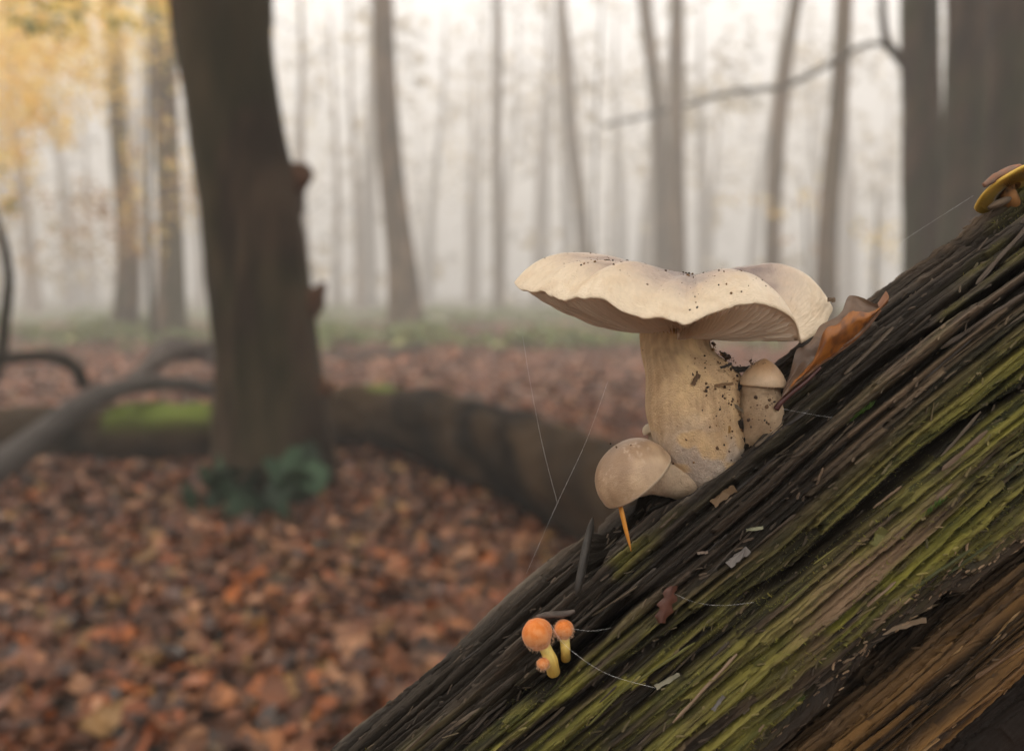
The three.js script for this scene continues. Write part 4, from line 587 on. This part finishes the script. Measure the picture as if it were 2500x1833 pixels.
scatter('soil_crumbs', 'black soil crumbs on the tip of the conical mushroom', 26, () => P(1664 + R(-14, 26), 797 + R(-4, 10), 0.2399 + R(-0.002, 0.002)), 0.0005);
scatter('soil_crumbs', 'brown soil crumbs stuck to the stem of the conical mushroom', 40, () => P(1676 + R(-30, 32), 895 + R(-35, 55), 0.2335), 0.0004);
scatter('soil_crumbs', 'few brown specks on the small tilted mushroom cap', 30, () => { const a = R(0, 1); return P(1390 + R(-50, 60), 1000 + R(-28, 40), 0.2334 + R(0, 0.003)); }, 0.0003);
{
  const flakes = [[1530, 835, 26, 12, 60, 'brown bark flake, upper left of those stuck to the large stem', [0.1, 0.055, 0.025]], [1628, 849, 22, 10, 70, 'black bark flake on the right of the large stem', [0.018, 0.014, 0.012]], [1597, 805, 26, 8, 20, 'black bent bark flake high on the large stem bulge', [0.02, 0.014, 0.01]], [1590, 846, 44, 8, 6, 'brown splinter lying level across the large stem', [0.16, 0.09, 0.04]], [1618, 893, 46, 9, 145, 'grey stalk piece leaning across the lower right of the large stem', [0.13, 0.1, 0.065]], [1605, 945, 16, 7, 85, 'short ochre splinter low on the large stem', [0.24, 0.13, 0.04]]];
  for (const [x, y, len, wid, deg, label, c] of flakes) { const a = Math.acos(clamp((x - 1529) / 108, -1, 1)), m = solo('bark_flake', plates[(x + len) % 6], tint('flake_' + x, ...c, 0.8), label, 'bark flake'); m.position.copy(P(x, y, D0 - Math.sin(a) * 108 * 0.75 * KK - 0.0003)); m.quaternion.copy(camera.quaternion).multiply(new THREE.Quaternion().setFromAxisAngle(V(0, 0, 1), deg * Math.PI / 180)); m.scale.set(len * KK, wid * KK, wid * KK * 0.5); }
  const m = solo('bark_flake', plates[3], tint('flake_notch', 0.02, 0.016, 0.012, 0.8), 'black bark chunk wedged between the large stem and conical mushroom', 'bark flake'); m.position.copy(P(1632, 812, 0.2455)); m.quaternion.copy(camera.quaternion); m.scale.set(50 * KK, 16 * KK, 20 * KK);
  const e = solo('bark_flake', plates[5], tint('flake_tip', 0.16, 0.11, 0.07, 0.8), 'tiny brown crumb stuck to the right tip of the large cap', 'bark flake'); e.position.copy(P(1827, 660, 0.2504)); e.quaternion.copy(camera.quaternion); e.scale.set(16 * KK, 12 * KK, 12 * KK);
}
// green moss sprigs
function sprig(label, x, y, n, spread, len, d) {
  const s = onLog(x, y), r = rngOf(x), list = []; const b = grid(2, 4, (a, v) => V((a - 0.5) * 0.16 * Math.sin(Math.PI * (v * 0.9 + 0.08)), 0.2 * v * v, v));
  for (let i = 0; i < n; i++) { const o = new THREE.Object3D(), a = (r() - 0.5) * spread; o.position.copy(P(x + a, y - a * 0.7 + (r() - 0.5) * 7, s.d - 0.0008)); o.quaternion.setFromUnitVectors(V(0, 0, 1), V(r() - 0.3, 0.5 + r(), r()).normalize()); o.scale.setScalar(len * (0.6 + 0.8 * r())); o.updateMatrix(); list.push(b.clone().applyMatrix4(o.matrix)); }
  solo('moss_sprig', mergeGeometries(list), tint('sprig', 0.075, 0.15, 0.018, 0.6, { transmission: 0.35, thickness: 0 }), label, 'moss');
}
sprig('bright green moss sprig in a groove right of the oak leaf', 1893, 912, 60, 54, 0.002);
sprig('bright green moss sprig on the mossy wood at far right', 2055, 1120, 46, 46, 0.0019);
sprig('yellow green moss tuft near the bottom of the log', 1740, 1556, 50, 60, 0.0022);
// spider threads
const silk = tint('silk', 0.85, 0.85, 0.85, 0.3);
function thread(label, list, r = 0.000016) { solo('spider_thread', sweep(list.map(([x, y, d]) => { const p = P(x, y, d || 0.24); return [p.x, p.y, p.z, r]; }), 5, 60, (t) => 1 + 0.6 * h2(Math.round(t * 60), 3)), silk, label, 'spider thread'); }
thread('spider thread hanging down from under the left cap tip', [[1150, 740, 0.2479], [1168, 850, 0.2467], [1195, 985, 0.2442], [1226, 1105, 0.243]]);
thread('spider thread slanting from beside the stem down to the log edge', [[1338, 838, 0.2479], [1290, 970, 0.2467], [1225, 1110, 0.2455], [1158, 1262, 0.2479]]);
thread('long spider thread from the right cap tip up to the yellow gilled mushroom', [[1838, 628, 0.2479], [1920, 578, 0.2492], [2010, 515, 0.2504], [2143, 430, 0.2504]]);
thread('spider thread from the small orange mushroom to the white wood chip', [[1212, 1375, 0.2272], [1250, 1425, 0.2272], [1335, 1482, 0.2272], [1440, 1513, 0.2272]], 0.000024);
thread('spider thread across the dark wood below the oak leaf stalk', [[1715, 898, 0.2368], [1790, 912, 0.2343], [1880, 926, 0.2331]]);
thread('spider thread sagging from the red leaf scrap across the moss', [[1482, 1305, 0.2287], [1530, 1325, 0.2281], [1590, 1332, 0.2275], [1660, 1325, 0.2275]]);
thread('short spider thread right of the smaller orange mushroom', [[1258, 1383, 0.2293], [1300, 1388, 0.2293], [1345, 1382, 0.23]]);
thread('spider threads strung under the left rim of the large cap', [[1185, 642, 0.2467], [1240, 662, 0.2417], [1290, 688, 0.2405], [1340, 716, 0.2405]]);
renderer.render(scene, camera);
